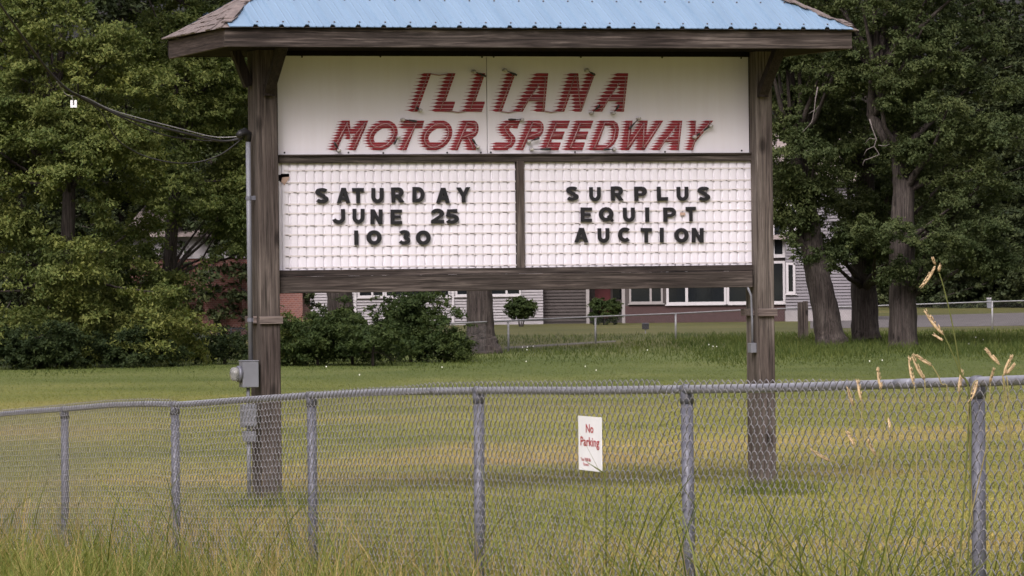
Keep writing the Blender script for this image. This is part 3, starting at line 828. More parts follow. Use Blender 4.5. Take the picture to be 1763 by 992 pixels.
def P_(tl, bl, right, y0, y1, by):
    sl = (tl-bl)/(y1-y0)
    xo = right-tl
    cy = (y0+by)/2
    bo = [(tl,y0),(right-10,y0)] + [(right-11+11*math.cos(math.radians(t))-sl*.3*(cy+ (by-y0)/2*math.sin(math.radians(t))-y0), cy+(by-y0)/2*math.sin(math.radians(t))) for t in range(-85, 96, 15)] + [(tl-sl*(by-y0),by)]
    ho = [(tl+15-sl*(cy-4-y0), cy-2.4),(right-14,cy-2.4),(right-15.5,cy+2.4),(tl+14-sl*(cy+4-y0),cy+2.4)]
    return [bo, Q(tl,tl+14.5,bl+14.5,bl,y0,y1)], [ho]
so, ho = P_(795, 773.6, 826, T2, B2, 238.5)
words.append((so + [[(797,237),(814,237),(819.8,B2),(803,B2)]], ho, [[(804,212),(785,256)],[(806,211),(820,214),(819,228),(796,236)],[(806,237),(815,256)]], T2, B2))
Sarc = [(868,T2+1.5),(878,T2-.5),(895.8,T2),(890.8,221),(880,219),(876,223),(880,228),(887,236),(887.6,244),(882,253),(872,258),(862,B2),(846.5,B2),(850,247),(868,246.5),(873,243),(870,239.5),(864,233),(858,226),(858,217)]
words.append(([Sarc], [], [[(890,213),(876,213),(868,219),(872,228),(881,238),(879,248),(868,254),(852,254)]], T2, B2))
so, ho = P_(907, 886, 938, T2, B2, 238)
words.append((so, ho, [[(917,212),(897,256)],[(918,211),(932,214),(931,228),(908,236)]], T2, B2))
def E_(tl, tr, bl, br, mr):
    f = lambda y: tl + (bl-tl)*(y-T2)/(B2-T2)
    return [Q(tl,tl+14.5,bl+14.5,bl,T2,B2), [(tl,T2),(tr,T2),(tr-5,220.3),(f(220.3),220.3)], [(f(227),227),(mr,227),(mr-5,239),(f(239),239)], [(f(245.5),245.5),(br+4.5,245.5),(br,B2),(bl,B2)]]
words.append((E_(949,981.8,928.6,961.4,972.7), [], [[(958,212),(941,254)],[(960,213),(979,213)],[(951,233),(969,233)],[(942,254),(960,254)]], T2, B2))
words.append((E_(990,1022,969.5,1002.8,1013.5), [], [[(999,212),(982,254)],[(1000,213),(1019,213)],[(992,233),(1010,233)],[(983,254),(1001,254)]], T2, B2))
words.append(([[(1031,T2),(1056,T2),(1063,212),(1066,222),(1064,236),(1057,249),(1046,257),(1036,B2),(1011.5,B2)]], [[(1040.5,219),(1050,219),(1052.5,226),(1051,238),(1044,247.5),(1030,247.5)]], [[(1041,211),(1023,255)],[(1043,211),(1056,213),(1060,224),(1056,242),(1044,254),(1025,255)]], T2, B2))
words.append(([Q(1075,1089.3,1082.4,1066.8,T2,B2), [(1101,T2),(1115,T2),(1082.4,B2),(1070,B2)], Q(1101,1115.2,1109.3,1093,T2,B2), [(1127.4,T2),(1142.3,T2),(1109.3,B2),(1095,B2)]], [], [[(1085,212),(1080,255)],[(1080,255),(1109,212)],[(1109,212),(1107,255)],[(1107,255),(1136,212)]], T2, B2))
words.append((A_(1156,1174.8,1168.6,1151.5,1135.5,1119.5,T2,B2,235,243), [], [[(1171,212),(1167,256)],[(1164,218),(1134,256)],[(1144,242),(1167,242)]], T2, B2))
words.append(([[(1186,T2),(1198.5,T2),(1197.8,226),(1200,238),(1188,238)], [(1213,T2),(1228.3,T2),(1197,245),(1189,236)], [(1186.5,233),(1200,233),(1193,B2),(1180,B2)]], [], [[(1197,209),(1198,236),(1190,257)],[(1223,210),(1198,238)]], T2, B2))
NS = 11
for solids, holes, tubes, y0, y1 in words:
    mb = MB(); pitch = (y1-y0)/NS
    for r in range(NS):
        ya = y0 + r*pitch + pitch*.06; yb = y0 + (r+1)*pitch - pitch*.08; ym = (ya+yb)/2
        def ivs(y):
            h = [i for p in holes for i in poly_iv(p, y)]
            return sub_iv(union_iv([i for p in solids for i in poly_iv(p, y)]), h)
        mid = ivs(ym); top = ivs(ya+.05); bot = ivs(yb-.05)
        for a, b in mid:
            if b-a < 2.5: continue
            def near_end(lst):
                c = [e for s, e in lst if abs(e-b) < 7]
                return min(c, key=lambda e: abs(e-b)) if c else b
            bt, bb_ = near_end(top), near_end(bot)
            nose = 6.0 if y0 < 150 else 5.0; tail = 7.5 if y0 < 150 else 5.2; th = .45
            L = b-a
            if L < 9: nose = L*.5
            pts = [(a-tail, ym-.12), (a-1.5, ym-th), (a+nose*.25, ya+ (yb-ya)*.22), (a+nose*.75, ya), (max(bt, a+nose), ya), (max(b,a+nose), ym), (max(bb_, a+nose), yb), (a+nose*.75, yb), (a+nose*.25, yb-(yb-ya)*.22), (a-1.5, ym+th), (a-tail, ym+.12)]
            uz = [on(x, y, -.004) for x, y in pts]
            mb.prism([uz], lambda a, b, d: Vector((a, d, b)), -.0045, .0015)
    lt = mb.build('painted_letter', M['red_paint'], panel)
    mt = MB(); me_ = MB()
    for sk in tubes:
        pts = [on(x, y, -.04) for x, y in sk]
        mt.tube([Vector((p[0], -.045 + random.uniform(-.006,.006), p[1])) for p in pts], .0050, 6)
        for e_ in (0, -1):
            mt.tube([Vector((pts[e_][0], -.045, pts[e_][1])), Vector((pts[e_][0], 0, pts[e_][1]))], .0045, 6)
    mt.build('neon_tube', M['neon'], lt, True)
# electrode covers and insulators with loose ends
ends = [((886,128),(870,121)),((1022,128),(1011,121)),((833,130),(816.5,123.5)),((718,186),(724,190)),((1030,184),(1019,195)),((1064,184),(1056,195)),((577,248),(584,259)),((680,246),(686,236)),((713,208.5),(694,206)),((815,242),(823,253)),((880,206),(899,206)),((925,239),(911,244)),((942,257),(916,257)),((1043,257.5),(1058,257)),((1086,219),(1100,204)),((1214,223),(1224,217)),((1203,231),(1196,236))]
for (x0, y0), (x1, y1) in ends:
    mb = MB(); mc = MB()
    p = on(x0, y0, -.05); q2 = on(x1, y1, -.05)
    P, Qv = Vector((p[0], -.05, p[1])), Vector((q2[0], -.045, q2[1]))
    mid = P.lerp(Qv, .45)
    mb.tube([P - (Qv-P)*.25, P, mid], [.009, .012, .008], 7)
    mb.tube([mid, P.lerp(Qv,.8) + Vector((0,-.01,0)), Qv], .005, 5)
    mc.tube([Qv + Vector((0,.045,0)), Qv, Qv + Vector((0,-.03,0))], [.016,.020,.016], 8)
    mb.build('electrode_cover', M['dark_rubber'], panel, True); mc.build('insulator', M['ceramic'], panel, True)
# jumper wires between letters
for (x0, y0), (x1, y1) in [((742,127.5),(771,128)),((776,191.5),(802,191.5)),((863,192),(888,191.5)),((938,191.5),(960,191.5))]:
    mb = MB(); a, b = on(x0, y0, -.02), on(x1, y1, -.02); m_ = ((a[0]+b[0])/2, (a[1]+b[1])/2-.012)
    mb.tube([Vector((p[0], -.02, p[1])) for p in (a, m_, b)], .006, 5)
    mb.build('jumper_wire', M['neon'], panel, True)

# --- roof
VE = -.97      # front eave plane
uE0 = on(387, 65, VE)[0]; uE1 = on(1467, 70, VE)[0]
zF1 = zmean(VE, (390, 47.5), (1465, 54.5)); zF0 = zmean(VE, (390, 79.5), (1465, 85.5))
DEP = 2.24; VB = VE + DEP; VC = VE + DEP/2
fsl, esl = .47, .67
zR = zF1 + .02 + fsl*DEP/2; hipu = (zR-zF1)/esl
def fascia(name, p, q, mat, nrm, th=.038):
    pass
th = .038
mb = MB(); mb.box(uE0, uE1, VE, VE+th, zF0, zF1); mb.build('fascia', M['wood_x'], sign, bevel=.004)
mb = MB(); mb.box(uE0, uE1, VB-th, VB, zF0, zF1); mb.build('fascia', M['wood_eave_shade'], sign, bevel=.004)
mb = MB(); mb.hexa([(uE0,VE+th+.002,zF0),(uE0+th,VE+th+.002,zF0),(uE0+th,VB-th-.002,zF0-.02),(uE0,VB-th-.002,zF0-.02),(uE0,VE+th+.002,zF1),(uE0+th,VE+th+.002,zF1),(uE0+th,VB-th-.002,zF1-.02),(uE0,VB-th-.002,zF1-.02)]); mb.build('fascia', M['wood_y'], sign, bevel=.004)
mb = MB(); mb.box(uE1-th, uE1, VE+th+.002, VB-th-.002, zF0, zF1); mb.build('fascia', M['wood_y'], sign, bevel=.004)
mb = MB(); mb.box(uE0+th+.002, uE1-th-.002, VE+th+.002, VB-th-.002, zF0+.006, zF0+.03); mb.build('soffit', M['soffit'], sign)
# shingled deck under the metal, visible on the hip ends
mb = MB(); o_ = .035; zs = zF1+.006
A0, A1, A2, A3 = (uE0-o_, VE-o_, zs), (uE1+o_, VE-o_, zs), (uE1+o_, VB+o_, zs), (uE0-o_, VB+o_, zs)
R0, R1 = (uE0+hipu, VC, zR), (uE1-hipu, VC, zR)
def up(p, d): return (p[0], p[1], p[2]+d)
mb.add([A0,A1,A2,A3,R0,R1], [(0,1,5,4),(2,3,4,5),(3,0,4),(1,2,5),(3,2,1,0)])
# broken shingle courses on the hip ends
nC = 9
for side in (0, 1):
    ea, eb, rr_ = (A0, A3, R0) if side == 0 else (A1, A2, R1)
    sg = -1 if side == 0 else 1
    for c in range(nC):
        t0, t1 = c/nC, (c+1)/nC
        def P_at(t, lam): 
            a = Vector(ea).lerp(Vector(rr_), t); b = Vector(eb).lerp(Vector(rr_), t); return a.lerp(b, lam)
        nseg_ = max(3, int(12*(1-t0)))
        for k in range(nseg_):
            l0, l1 = k/nseg_+.004, (k+1)/nseg_-.004
            j = random.uniform(-.010, .012)
            p0, p1, p2, p3 = P_at(t0-.02, l0), P_at(t0-.02, l1), P_at(t1, l1), P_at(t1, l0)
            lift = Vector((0,0,.012+j*.3)); lo = Vector((0,0,.003))
            if random.random() < .06: continue
            mb.hexa([p0+lo, p1+lo, p2+lo, p3+lo, p0+lift+Vector((sg*j,0,0)), p1+lift+Vector((sg*j,0,0)), p2+lo*2, p3+lo*2] if side == 0 else [p0+lo, p3+lo, p2+lo, p1+lo, p0+lift, p3+lo*2, p2+lo*2, p1+lift])
deck = mb
# blue ribbed metal on the long slopes
def slope_sheet(front):
    mb = MB()
    v_e = VE-.055 if front else VB+.055
    sgn = 1 if front else -1
    ze = zF1 + .006; 
    ribp = .2575
    ua, ub = uE0+.035, uE1-.005
    prof = []    # across profile (u, height)
    k0 = uE0+.03
    u = k0; 
    prof.append((ua, 0))
    i = 0
    while True:
        c = on(443 - 42*1 + 42.05*i, 50, VE)[0] if False else ua + .0 + i*ribp
        if c + .03 > ub: break
        if c > ua+.03:
            prof += [(c-.030, 0), (c-.014, .022), (c+.014, .022), (c+.030, 0)]
            for m_ in (.36, .64): 
                if c+ribp*m_+.02 < ub: prof += [(c+ribp*m_-.012, 0), (c+ribp*m_, .005), (c+ribp*m_+.012, 0)]
        i += 1
    prof.append((ub, 0))
    rows = 24
    L = DEP/2+.055
    us_ = [p[0] for p in prof]
    for a, b in zip(prof[:-1], prof[1:]):
        # clip each strip at the hips
        def vmax(u):
            d = min((u-uE0)/hipu, (uE1-u)/hipu); d = max(0, min(1, d))
            return .02 + d*(L-.02)
        va, vb = vmax(a[0]), vmax(b[0])
        def pt(u, h, d): return (u, v_e + sgn*d, ze + .010 + fsl*d + h)
        q_ = [pt(a[0],a[1],0), pt(b[0],b[1],0), pt(b[0],b[1],vb), pt(a[0],a[1],va)]
        mb.add(q_, [(0,1,2,3) if front else (3,2,1,0)])
        q2_ = [(x, y, z-.006) for x, y, z in q_]
        mb.add(q2_, [(3,2,1,0) if front else (0,1,2,3)])
    return mb
metal = slope_sheet(True)
slope_sheet(False).build('metal_roof', M['blue'], sign)
metal.cur = 1
for i in range(1, 25):
    for dd, du in ((.10, .045), (.62, .045)):
        u = uE0+.035 + i*.2575 + du
        d = min((u-uE0)/hipu, (uE1-u)/hipu)
        if dd > d*DEP/2: continue
        p = Vector((u, VE-.055+dd, zF1+.016+fsl*dd)); n_ = Vector((0,-fsl,1)).normalized()
        metal.tube([p, p+n_*.010], .009, 6)
metal.build('metal_roof', [M['blue'], M['slot']], sign)
# ragged shingles sticking out along the hips
mb = deck
for side in (0, 1):
    e0, rr_ = (A0, R0) if side == 0 else (A1, R1)
    for k in range(26):
        t = random.uniform(0, .95); p = Vector(e0).lerp(Vector(rr_), t) + Vector((random.uniform(-.03,.03), random.uniform(-.02,.03), .03))
        d = (Vector(rr_)-Vector(e0)).normalized()
        mb.beam(p, p + d*random.uniform(.08,.2) + Vector((0,0,random.uniform(-.01,.02))), .10, .008)
deck.build('shingle_deck', M['shingle'], sign)
# --- braces under the eave
zBr = zF0 + .03
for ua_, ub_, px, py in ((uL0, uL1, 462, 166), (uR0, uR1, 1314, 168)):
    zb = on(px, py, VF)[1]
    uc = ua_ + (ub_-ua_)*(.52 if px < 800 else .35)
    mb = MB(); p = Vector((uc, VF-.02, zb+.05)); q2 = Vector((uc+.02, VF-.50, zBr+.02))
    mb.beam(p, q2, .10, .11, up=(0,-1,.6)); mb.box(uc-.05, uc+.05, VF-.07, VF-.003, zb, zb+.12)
    mb.build('brace', M['wood_eave_shade'], sign, bevel=.004)
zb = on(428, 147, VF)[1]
mb = MB(); mb.beam((uL0-.02, VF+.25, zb), (uL0-.17, VF+.25, zBr+.02), .10, .09); mb.build('brace', M['wood_eave_shade'], sign, bevel=.004)

# ------------------------------------------------------------------ electric service on the left post
def loc3(u, v, z): return O + U*u + N*v + Vector((0,0,z))
def base_thing(name, u, v, z, label, cat): return empty(name, loc3(u, v, z), TH, label, cat)
vc = VF + .14     # conduit stands against the left face
uc = on(429, 400, vc)[0]; uc = min(uc, uL0-.03)
cz1 = on(428, 240, vc)[1]; cz0 = on(431, 622, vc)[1]
ct = base_thing('service_conduit', uc, vc, cz0, 'grey steel conduit with weatherhead strapped to the left sign post', 'conduit')
mb = MB(); mb.tube([(0,0,0), (0,0,cz1-cz0)], .025, 12); mb.build('pipe', M['meter_grey'], ct, True)
mb = MB(); mb.tube([(0,0,cz1-cz0-.02), (.0,-.01,cz1-cz0+.05), (-.04,-.03,cz1-cz0+.075), (-.09,-.05,cz1-cz0+.055), (-.12,-.06,cz1-cz0+.03)], [.03,.038,.038,.036,.028], 10); mb.build('weatherhead', M['black_metal'], ct, True)
for py in (341, 551):
    z = on(431, py, vc)[1]-cz0
    mb = MB(); mb.tube([(0,0,z-.018),(0,0,z+.018)], .031, 12); mb.box(.02, .075, -.03, -.018, z-.02, z+.02); mb.build('pipe_clamp', M['rail'], ct)
vm = VF + .06
um0, zm1 = on(418, 623, vm-.1); um1, zm0 = on(446, 667, vm-.1)
mt_ = base_thing('electric_meter', (um0+um1)/2, vm, zm0, 'grey electric meter box with round glass meter on the left sign post', 'meter')
wd = um1-um0
mb = MB(); mb.box(-wd/2, wd/2, -.10, .05, 0, zm1-zm0); mb.box(-wd/2-.006, wd/2+.006, -.104, .054, zm1-zm0+.001, zm1-zm0+.012); mb.build('meter_box', M['meter_grey'], mt_, bevel=.006)
# round meter faces the left end of the sign
mb = MB(); zc = (zm1-zm0)*.52; x0 = -wd/2
mb.tube([(x0-.002,-.03,zc),(x0-.035,-.03,zc)], [.082,.082], 18); mb.build('meter_ring', M['rail'], mt_, True)
mg, tg, bg_ = newmat('meter_glass'); bg_.inputs['Base Color'].default_value = (.4,.4,.38,1); bg_.inputs['Roughness'].default_value = .12; bg_.inputs['Transmission Weight'].default_value = .5; bg_.inputs['IOR'].default_value = 1.3
f_ = noise(tg, coords(tg), 20, 3); rr2 = ramp(tg, f_, [(.3,(.22,.22,.21)),(.7,(.5,.5,.48))]); tg.links.new(rr2.outputs[0], bg_.inputs['Base Color'])
mb = MB(); mb.tube([(x0-.036,-.03,zc),(x0-.09,-.03,zc),(x0-.105,-.03,zc)], [.070,.066,.045], 18); mb.build('meter_glass', mg, mt_, True)
mb = MB(); mb.tube([(x0-.038,-.03,zc),(x0-.06,-.03,zc)], [.045,.03], 12)
u0, z1_ = on(419, 697, vm-.1); u1, z0_ = on(443, 736, vm-.1)
lb = base_thing('disconnect_box', (u0+u1)/2, vm, z0_, 'lower grey disconnect box on the left post behind the fence mesh', 'electrical box')
mb = MB(); wd2 = u1-u0; mb.box(-wd2/2, wd2/2, -.10, .04, 0, z1_-z0_); mb.build('box_body', M['meter_grey'], lb, bevel=.006)
mb = MB(); mb.box(-wd2/2+.01, wd2/2-.01, -.112, -.102, .015, z1_-z0_-.015); mb.build('box_cover', M['meter_grey'], lb, bevel=.004)
mb = MB(); mb.tube([(0,-.03,-.002),(0,-.03,-z0_+.05)], .022, 10); mb.build('conduit', M['meter_grey'], lb, True)
mb = MB(); mb.tube([(0,-.03,z1_-z0_+.002),(0,-.03,zm0-z0_-.004)], .018, 8); mb.build('nipple', M['meter_grey'], lb, True)
u0, z0_ = on(431, 760, vm-.08)
mb = MB(); mb.box(-.05+.0, .06, -.09, .03, z0_-on(431,736,vm-.1)[1]-.0, z0_-on(431,736,vm-.1)[1]+.10); mb.build('fitting', M['meter_grey'], lb, bevel=.004)
# right post junction box with its thin conduit
vj = VF + .10
uj, zj = on(1290, 600, vj)
uj = uR0 - .03
jb = base_thing('junction_box', uj, vj, zj-.045, 'small grey junction box with thin conduit on the right sign post', 'electrical box')
mb = MB(); mb.box(-.035, .027, -.05, .05, 0, .10); mb.build('box_body', M['meter_grey'], jb, bevel=.004)
zt2 = on(1284, 500, vj)[1] - (zj-.045)
mb = MB(); mb.tube([(0,0,.102),(0,0,zt2*.5),(-.01,0,zt2-.05),(-.05,0,zt2+.04)], .012, 8); mb.build('conduit', M['meter_grey'], jb, True)

# service cables running off to the upper left
def cable(name, pts, r, mat, label):
    v = [at(px, py, Y) for px, py, Y in pts]
    # Catmull-Rom
    out = []
    for i in range(len(v)-1):
        p0, p1, p2, p3 = v[max(i-1,0)], v[i], v[i+1], v[min(i+2,len(v)-1)]
        for k in range(8):
            t = k/8; out.append(.5*((2*p1)+(p2-p0)*t+(2*p0-5*p1+4*p2-p3)*t*t+(3*p1-p0-3*p2+p3)*t**3))
    out.append(v[-1])
    mb = MB(); mb.tube(out, r, 6); o = mb.build(name, mat, None, True); tag(o, label, 'cable'); return o
yc = loc3(uc, vc, 0).y
cable('service_cable', [(-160,-260,40),(-60,-80,42.5),(5,15,44),(50,78,45),(100,140,45.8),(150,174,46.2),(230,206,46.6),(330,232,46.9),(385,243,yc),(418,236,yc)], .0125, M['rubber'], 'thick black service cable sagging from upper left to the weatherhead')
cable('bare_cable', [(98,141,45.85),(108,155,45.95),(118,165,46),(145,167,46.2),(200,192,46.5),(315,223,46.9),(370,236,yc),(417,235,yc)], .0055, M['bare_wire'], 'pale bare wire running beside the black service cable')
cable('loop_cable', [(105,148,45.9),(140,168,46.2),(175,195,46.4),(200,238,46.6),(240,265,46.8),(290,279,46.9),(335,280,yc),(380,266,yc),(418,238,yc)], .0065, M['rubber'], 'slack black wire hanging in a loop below the service cable')
cable('lower_cable', [(110,152,45.95),(160,176,46.2),(215,205,46.5),(280,232,46.8),(350,242,yc),(400,242,yc),(418,237,yc)], .0065, M['rubber'], 'thin black wire just under the pale bare wire')
p = at(127, 179, 45.95)
cl = empty('cable_clamp', p, 0, 'small white plastic clamp hanging below the bend of the wire', 'clamp')
mb = MB(); mb.box(-.030,-.008,-.02,.02,-.035,.035); mb.box(.008,.030,-.02,.02,-.035,.035); mb.box(-.0079,.0079,-.018,.018,-.034,-.014); mb.build('clamp_body', M['white_plastic'], cl)
mb = MB(); mb.tube([(0,0,-.012),(-.004,0,.03),(-.02,0,.075)], .003, 5); mb.build('hanger_wire', M['bare_wire'], cl)

# ------------------------------------------------------------------ tan seed-head stalks at the fence
def seed_head(mb, p, d, L, w):
    d = d.normalized(); ref = Vector((0,1,0)); a = d.cross(ref).normalized(); b = d.cross(a)
    pts = [p + d*L*t + a*math.sin(t*3)*L*.05 for t in np.linspace(0, 1, 9)]
    mb.tube(pts, [w*x for x in (.25,.7,.95,1,.9,.8,.6,.4,.12)], 6)
    for k in range(34):
        t = random.uniform(.03, .93); q = p + d*L*t; an = random.uniform(0, 6.28)
        n_ = (a*math.cos(an)+b*math.sin(an))
        s0 = q + n_*w*.7; s1 = q + n_*w*1.35 + d*random.uniform(.006,.012)*1.2
        mb.tube([s0, s1], [.0022,.0006], 4)
def stalk(name, foot_px, nodes, heads, label, Y=None, off=-.06, leafs=()):
    """nodes: stem pixels bottom to top on the plane just in front of the fence"""
    base = fence_plane_pt(*nodes[0], off)
    g = float(terrain(base.x, base.y))
    root = empty('grass_stalk', (base.x, base.y, g), 0, label, 'grass stalk', 'tan seed head stalks at the fence')
    o3 = Vector((base.x, base.y, g))
    Yc = base.y
    pts = [Vector((base.x + random.uniform(-.25,.25), base.y + random.uniform(-.2,.2), g))]+[at(px, py, Yc) for px, py in nodes]
    # refine
    mb = MB(); m = len(pts)
    fine = []
    for i in range(m-1):
        p0, p1, p2, p3 = pts[max(i-1,0)], pts[i], pts[i+1], pts[min(i+2,m-1)]
        for k in range(5):
            t = k/5; fine.append(.5*((2*p1)+(p2-p0)*t+(2*p0-5*p1+4*p2-p3)*t*t+(3*p1-p0-3*p2+p3)*t**3))
    fine.append(pts[-1])
    r = np.linspace(.0032, .0020, len(fine)) if nodes[-1][1] < 600 else np.linspace(.0024, .0021, len(fine))
    mb.tube([p-o3 for p in fine], list(r), 6); mb.build('stem', M['stem'] if nodes[-1][1] < 600 else M['tan_stem'], root, True)
    for (x0, y0, x1, y1, wpx) in heads:
        mb = MB(); p0 = at(x0, y0, Yc); p1 = at(x1, y1, Yc + random.uniform(-.03,.03)); d = p1-p0
        seed_head(mb, p0-o3, d, d.length, wpx/F*Yc*.40)
        mb.build('seed_head', M['seed'], root, True)
    return root
ST = [
 ([(1668,720),(1654,640),(1640,560),(1626,500),(1617,470)], [(1610,456,1606,445,4),(1610,458,1585,497,6),(1616,468,1618,458,5)], 'tallest green stalk with a drooping seed head, right of the three trunks'),
 ([(1672,730),(1652,640),(1638,605),(1625,577)], [(1625,577,1591,533,7),(1623,586,1608,576,4)], 'second tallest stalk with a long tan head leaning left, under the drooping one'),
 ([(1578,760),(1577,700),(1574,665)], [(1574,665,1565,612,5)], 'left straight tan head of the pair beside the trunk foot'),
 ([(1590,760),(1594,700),(1592,655)], [(1592,655,1570,611,6)], 'arching tan head of the pair beside the trunk foot'),
 ([(1628,720),(1620,660),(1605,630)], [(1605,630,1573,609,5)], 'leaning tan head bent left above the rail on a thin bowed stem'),
 ([(1520,740),(1518,690),(1517,668)], [(1518,672,1511,632,6)], 'short tan head just above the rail, alone left of the pair'),
 ([(1486,760),(1485,710),(1484,690)], [(1484,692,1477,654,6)], 'tan head crossing the rail, left of the lone short one'),
 ([(1476,790),(1472,720),(1470,700)], [(1470,700,1459,668,4)], 'thin faint tan head below the rail, leftmost near the top'),
 ([(1646,740),(1650,690),(1651,676)], [(1651,678,1657,636,6)], 'upright tan head crossing the rail left of the right hand post'),
 ([(1668,740),(1668,710),(1669,690),(1676,660),(1684,655)], [(1683,656,1669,694,6)], 'tan head folded over the rail in front of the right hand post'),
 ([(1734,760),(1730,690),(1726,645)], [(1722,628,1697,601,6)], 'long tan head leaning left in the fan of three at right'),
 ([(1738,760),(1734,690),(1728,650)], [(1728,648,1742,612,6)], 'middle tan head in the fan of three at right'),
 ([(1742,760),(1738,690),(1733,648)], [(1733,645,1747,627,5)], 'shortest tan head leaning right in the fan of three at right'),
 ([(1705,740),(1704,690),(1705,660)], [(1704,660,1711,636,4)], 'small thin tan tip just right of the right hand post'),
 ([(1478,860),(1474,800),(1472,765)], [(1472,768,1458,742,5)], 'tan head halfway down the mesh, leaning left'),
 ([(1512,860),(1510,800),(1508,785)], [(1508,785,1494,758,5)], 'tan head halfway down the mesh, right of the other'),
 ([(1450,860),(1440,800),(1431,793)], [(1431,795,1394,772,4)], 'flat lying tan head seen through the mesh right of the sign post'),
 ([(1536,800),(1534,750),(1533,735)], [(1533,740,1530,722,4)], 'very small tan head behind the mesh below the rail'),
]
for nodes, heads, lab in ST: stalk('grass_stalk', None, nodes, heads, lab)

# bent leaf lying across the no parking sign
gp = fence_plane_pt(1040, 815, -.06); g = float(terrain(gp.x, gp.y))
gb = empty('grass_leaf', (gp.x, gp.y, g), 0, 'single long grass leaf bent across the foot of the No Parking sign', 'grass leaf')
o3 = Vector((gp.x, gp.y, g)); mb = MB()
mb.tube([Vector((0,0,0)), at(1043,850,gp.y-.03)-o3, at(1041,815,gp.y-.03)-o3, at(1034,811,gp.y-.03)-o3, at(1008,794,gp.y-.03)-o3], [.003,.004,.004,.004,.001], 5)
mb.build('leaf_blade', M['stem'], gb, True)

# ------------------------------------------------------------------ trees
def leaf_cloud(centres, radii, counts, size, flat=.75, up_bias=.5):
    vs = []; n_tot = 0
    P = []; Nn = []
    for c, r, n in zip(centres, radii, counts):
        k = int(rng.integers(6, 11))
        sd = rng.normal(0, 1, (k, 3)); sd /= np.linalg.norm(sd, axis=1)[:,None]
        sc_ = sd*r*rng.uniform(.25, 1.05, k)[:,None]*np.array([1.15, 1.15, flat])
        sr = r*rng.uniform(.16, .42, k)
        ax = sd*np.array([1,1,.25]) + rng.normal(0, .35, (k,3)); ax /= np.linalg.norm(ax, axis=1)[:,None]
        w_ = sr**1.6; w_ /= w_.sum()
        q = rng.choice(k, n, p=w_)
        g = rng.normal(0, 1, (n, 3))*np.array([1, 1, .55])
        along = rng.normal(0, 1.0, n)
        p = sc_[q] + g*sr[q][:,None]*.42 + ax[q]*(along*sr[q]*.62)[:,None]
        p[:,2] -= .16*r*np.clip(along, 0, 2)*.5              # tips droop
        P.append(p + np.array(c)); nn = (p/max(r,1e-3))*.45 + rng.normal(0, .5, (n,3)); nn[:,2] += up_bias
        Nn.append(nn/np.linalg.norm(nn, axis=1)[:,None])
    P = np.concatenate(P); Nn = np.concatenate(Nn); n = len(P)
    T = np.cross(Nn, rng.normal(0, 1, (n,3))); T /= np.linalg.norm(T, axis=1)[:,None]; B = np.cross(Nn, T)
    L = (size*rng.uniform(.5, 1.5, n))[:,None]; Wd = L*rng.uniform(.42, .6, n)[:,None]
    T[:,2] -= .25
    v = np.stack([P - T*L*.5, P + B*Wd*.5 - Nn*L*.06, P + T*L*.5, P - B*Wd*.5 - Nn*L*.06], 1)
    f = np.arange(4*n).reshape(n, 4)
    return v.reshape(-1, 3), f
def tree(name, base, trunk_pts, trunk_r, lobes, nclump, rc, nleaf, size, leafm, label, cat='tree', group=None, barkm=None, flat=.72, limbs=34, up_bias=.5, shell=.55):
    """lobes: (centre, (rx, ry, rz)) in world coordinates; trunk_pts world"""
    base = Vector(base); o = empty(name, base, 0, label, cat, group)
    vol = np.array([l[1][0]*l[1][1]*l[1][2] for l in lobes])**.8; vol = vol/vol.sum()
    cs = []; rs = []; ns = []
    for i in range(nclump):
        k = rng.choice(len(lobes), p=vol); c, R = lobes[k]
        d = rng.normal(0,1,3); d /= np.linalg.norm(d)
        q = np.array(c) + d*np.array(R)*rng.uniform(shell, 1.0)
        if q[2] < .25: q[2] = .25 + rng.uniform(0, .3)
        r = rc*rng.uniform(.55, 1.25); cs.append(q - np.array(base)); rs.append(r); ns.append(int(nleaf*(r/rc)**2)+5)
    v, f = leaf_cloud(cs, rs, ns, size, flat, up_bias)
    mesh_np('crown', v, f, leafm, o)
    mb = MB()
    tp = [Vector(p)-base for p in trunk_pts]; n = len(tp)
    rads = list(np.linspace(trunk_r, trunk_r*.35, n)) if not hasattr(trunk_r, '__len__') else list(trunk_r)
    if len(tp) > 3:      # finer rings, so that the bark swells and wanders
        zt_ = np.linspace(0, n-1, n*6); ix = np.arange(n)
        tpa = np.array([list(p) for p in tp]); tp2 = [Vector([np.interp(q, ix, tpa[:,k]) for k in range(3)]) + Vector((random.uniform(-.008,.008), random.uniform(-.008,.008), 0)) for q in zt_]
        mb.tube(tp2, [float(np.interp(q, ix, rads))*random.uniform(.985,1.015) for q in zt_], 26, True, .028)
    else: mb.tube(tp, rads, 12)
    idx = rng.permutation(len(cs))[:limbs]
    tr0 = trunk_r if not hasattr(trunk_r, '__len__') else trunk_r[0]
    for k in idx:
        c = Vector(cs[k]); zz = [abs(p.z - c.z*.72) for p in tp[1:]]; j = 1 + int(np.argmin(zz)); s = tp[j]
        mid = s.lerp(c, .5) + Vector((random.uniform(-.2,.2), random.uniform(-.2,.2), random.uniform(-.25,.1)))
        mb.tube([s, s.lerp(mid,.5)+Vector((0,0,.08)), mid, c], [tr0*.28, tr0*.2, tr0*.14, tr0*.05], 6, False)
    mb.build('trunk', barkm or M['bark'], o, True)
    return o
def lob(px, py, rxp, ryp, Y, ry=2.0, dY=0):
    p = at(px, py, Y+dY); k = Y/F
    return ((p.x, p.y, p.z), (rxp*k, ry, ryp*k))
def tp_(Y, *pts): return [at(px, py, Y) for px, py in pts]
def gbase(px, Y): 
    a = (px-CX)/F*Y; return Vector((a, Y, 0))

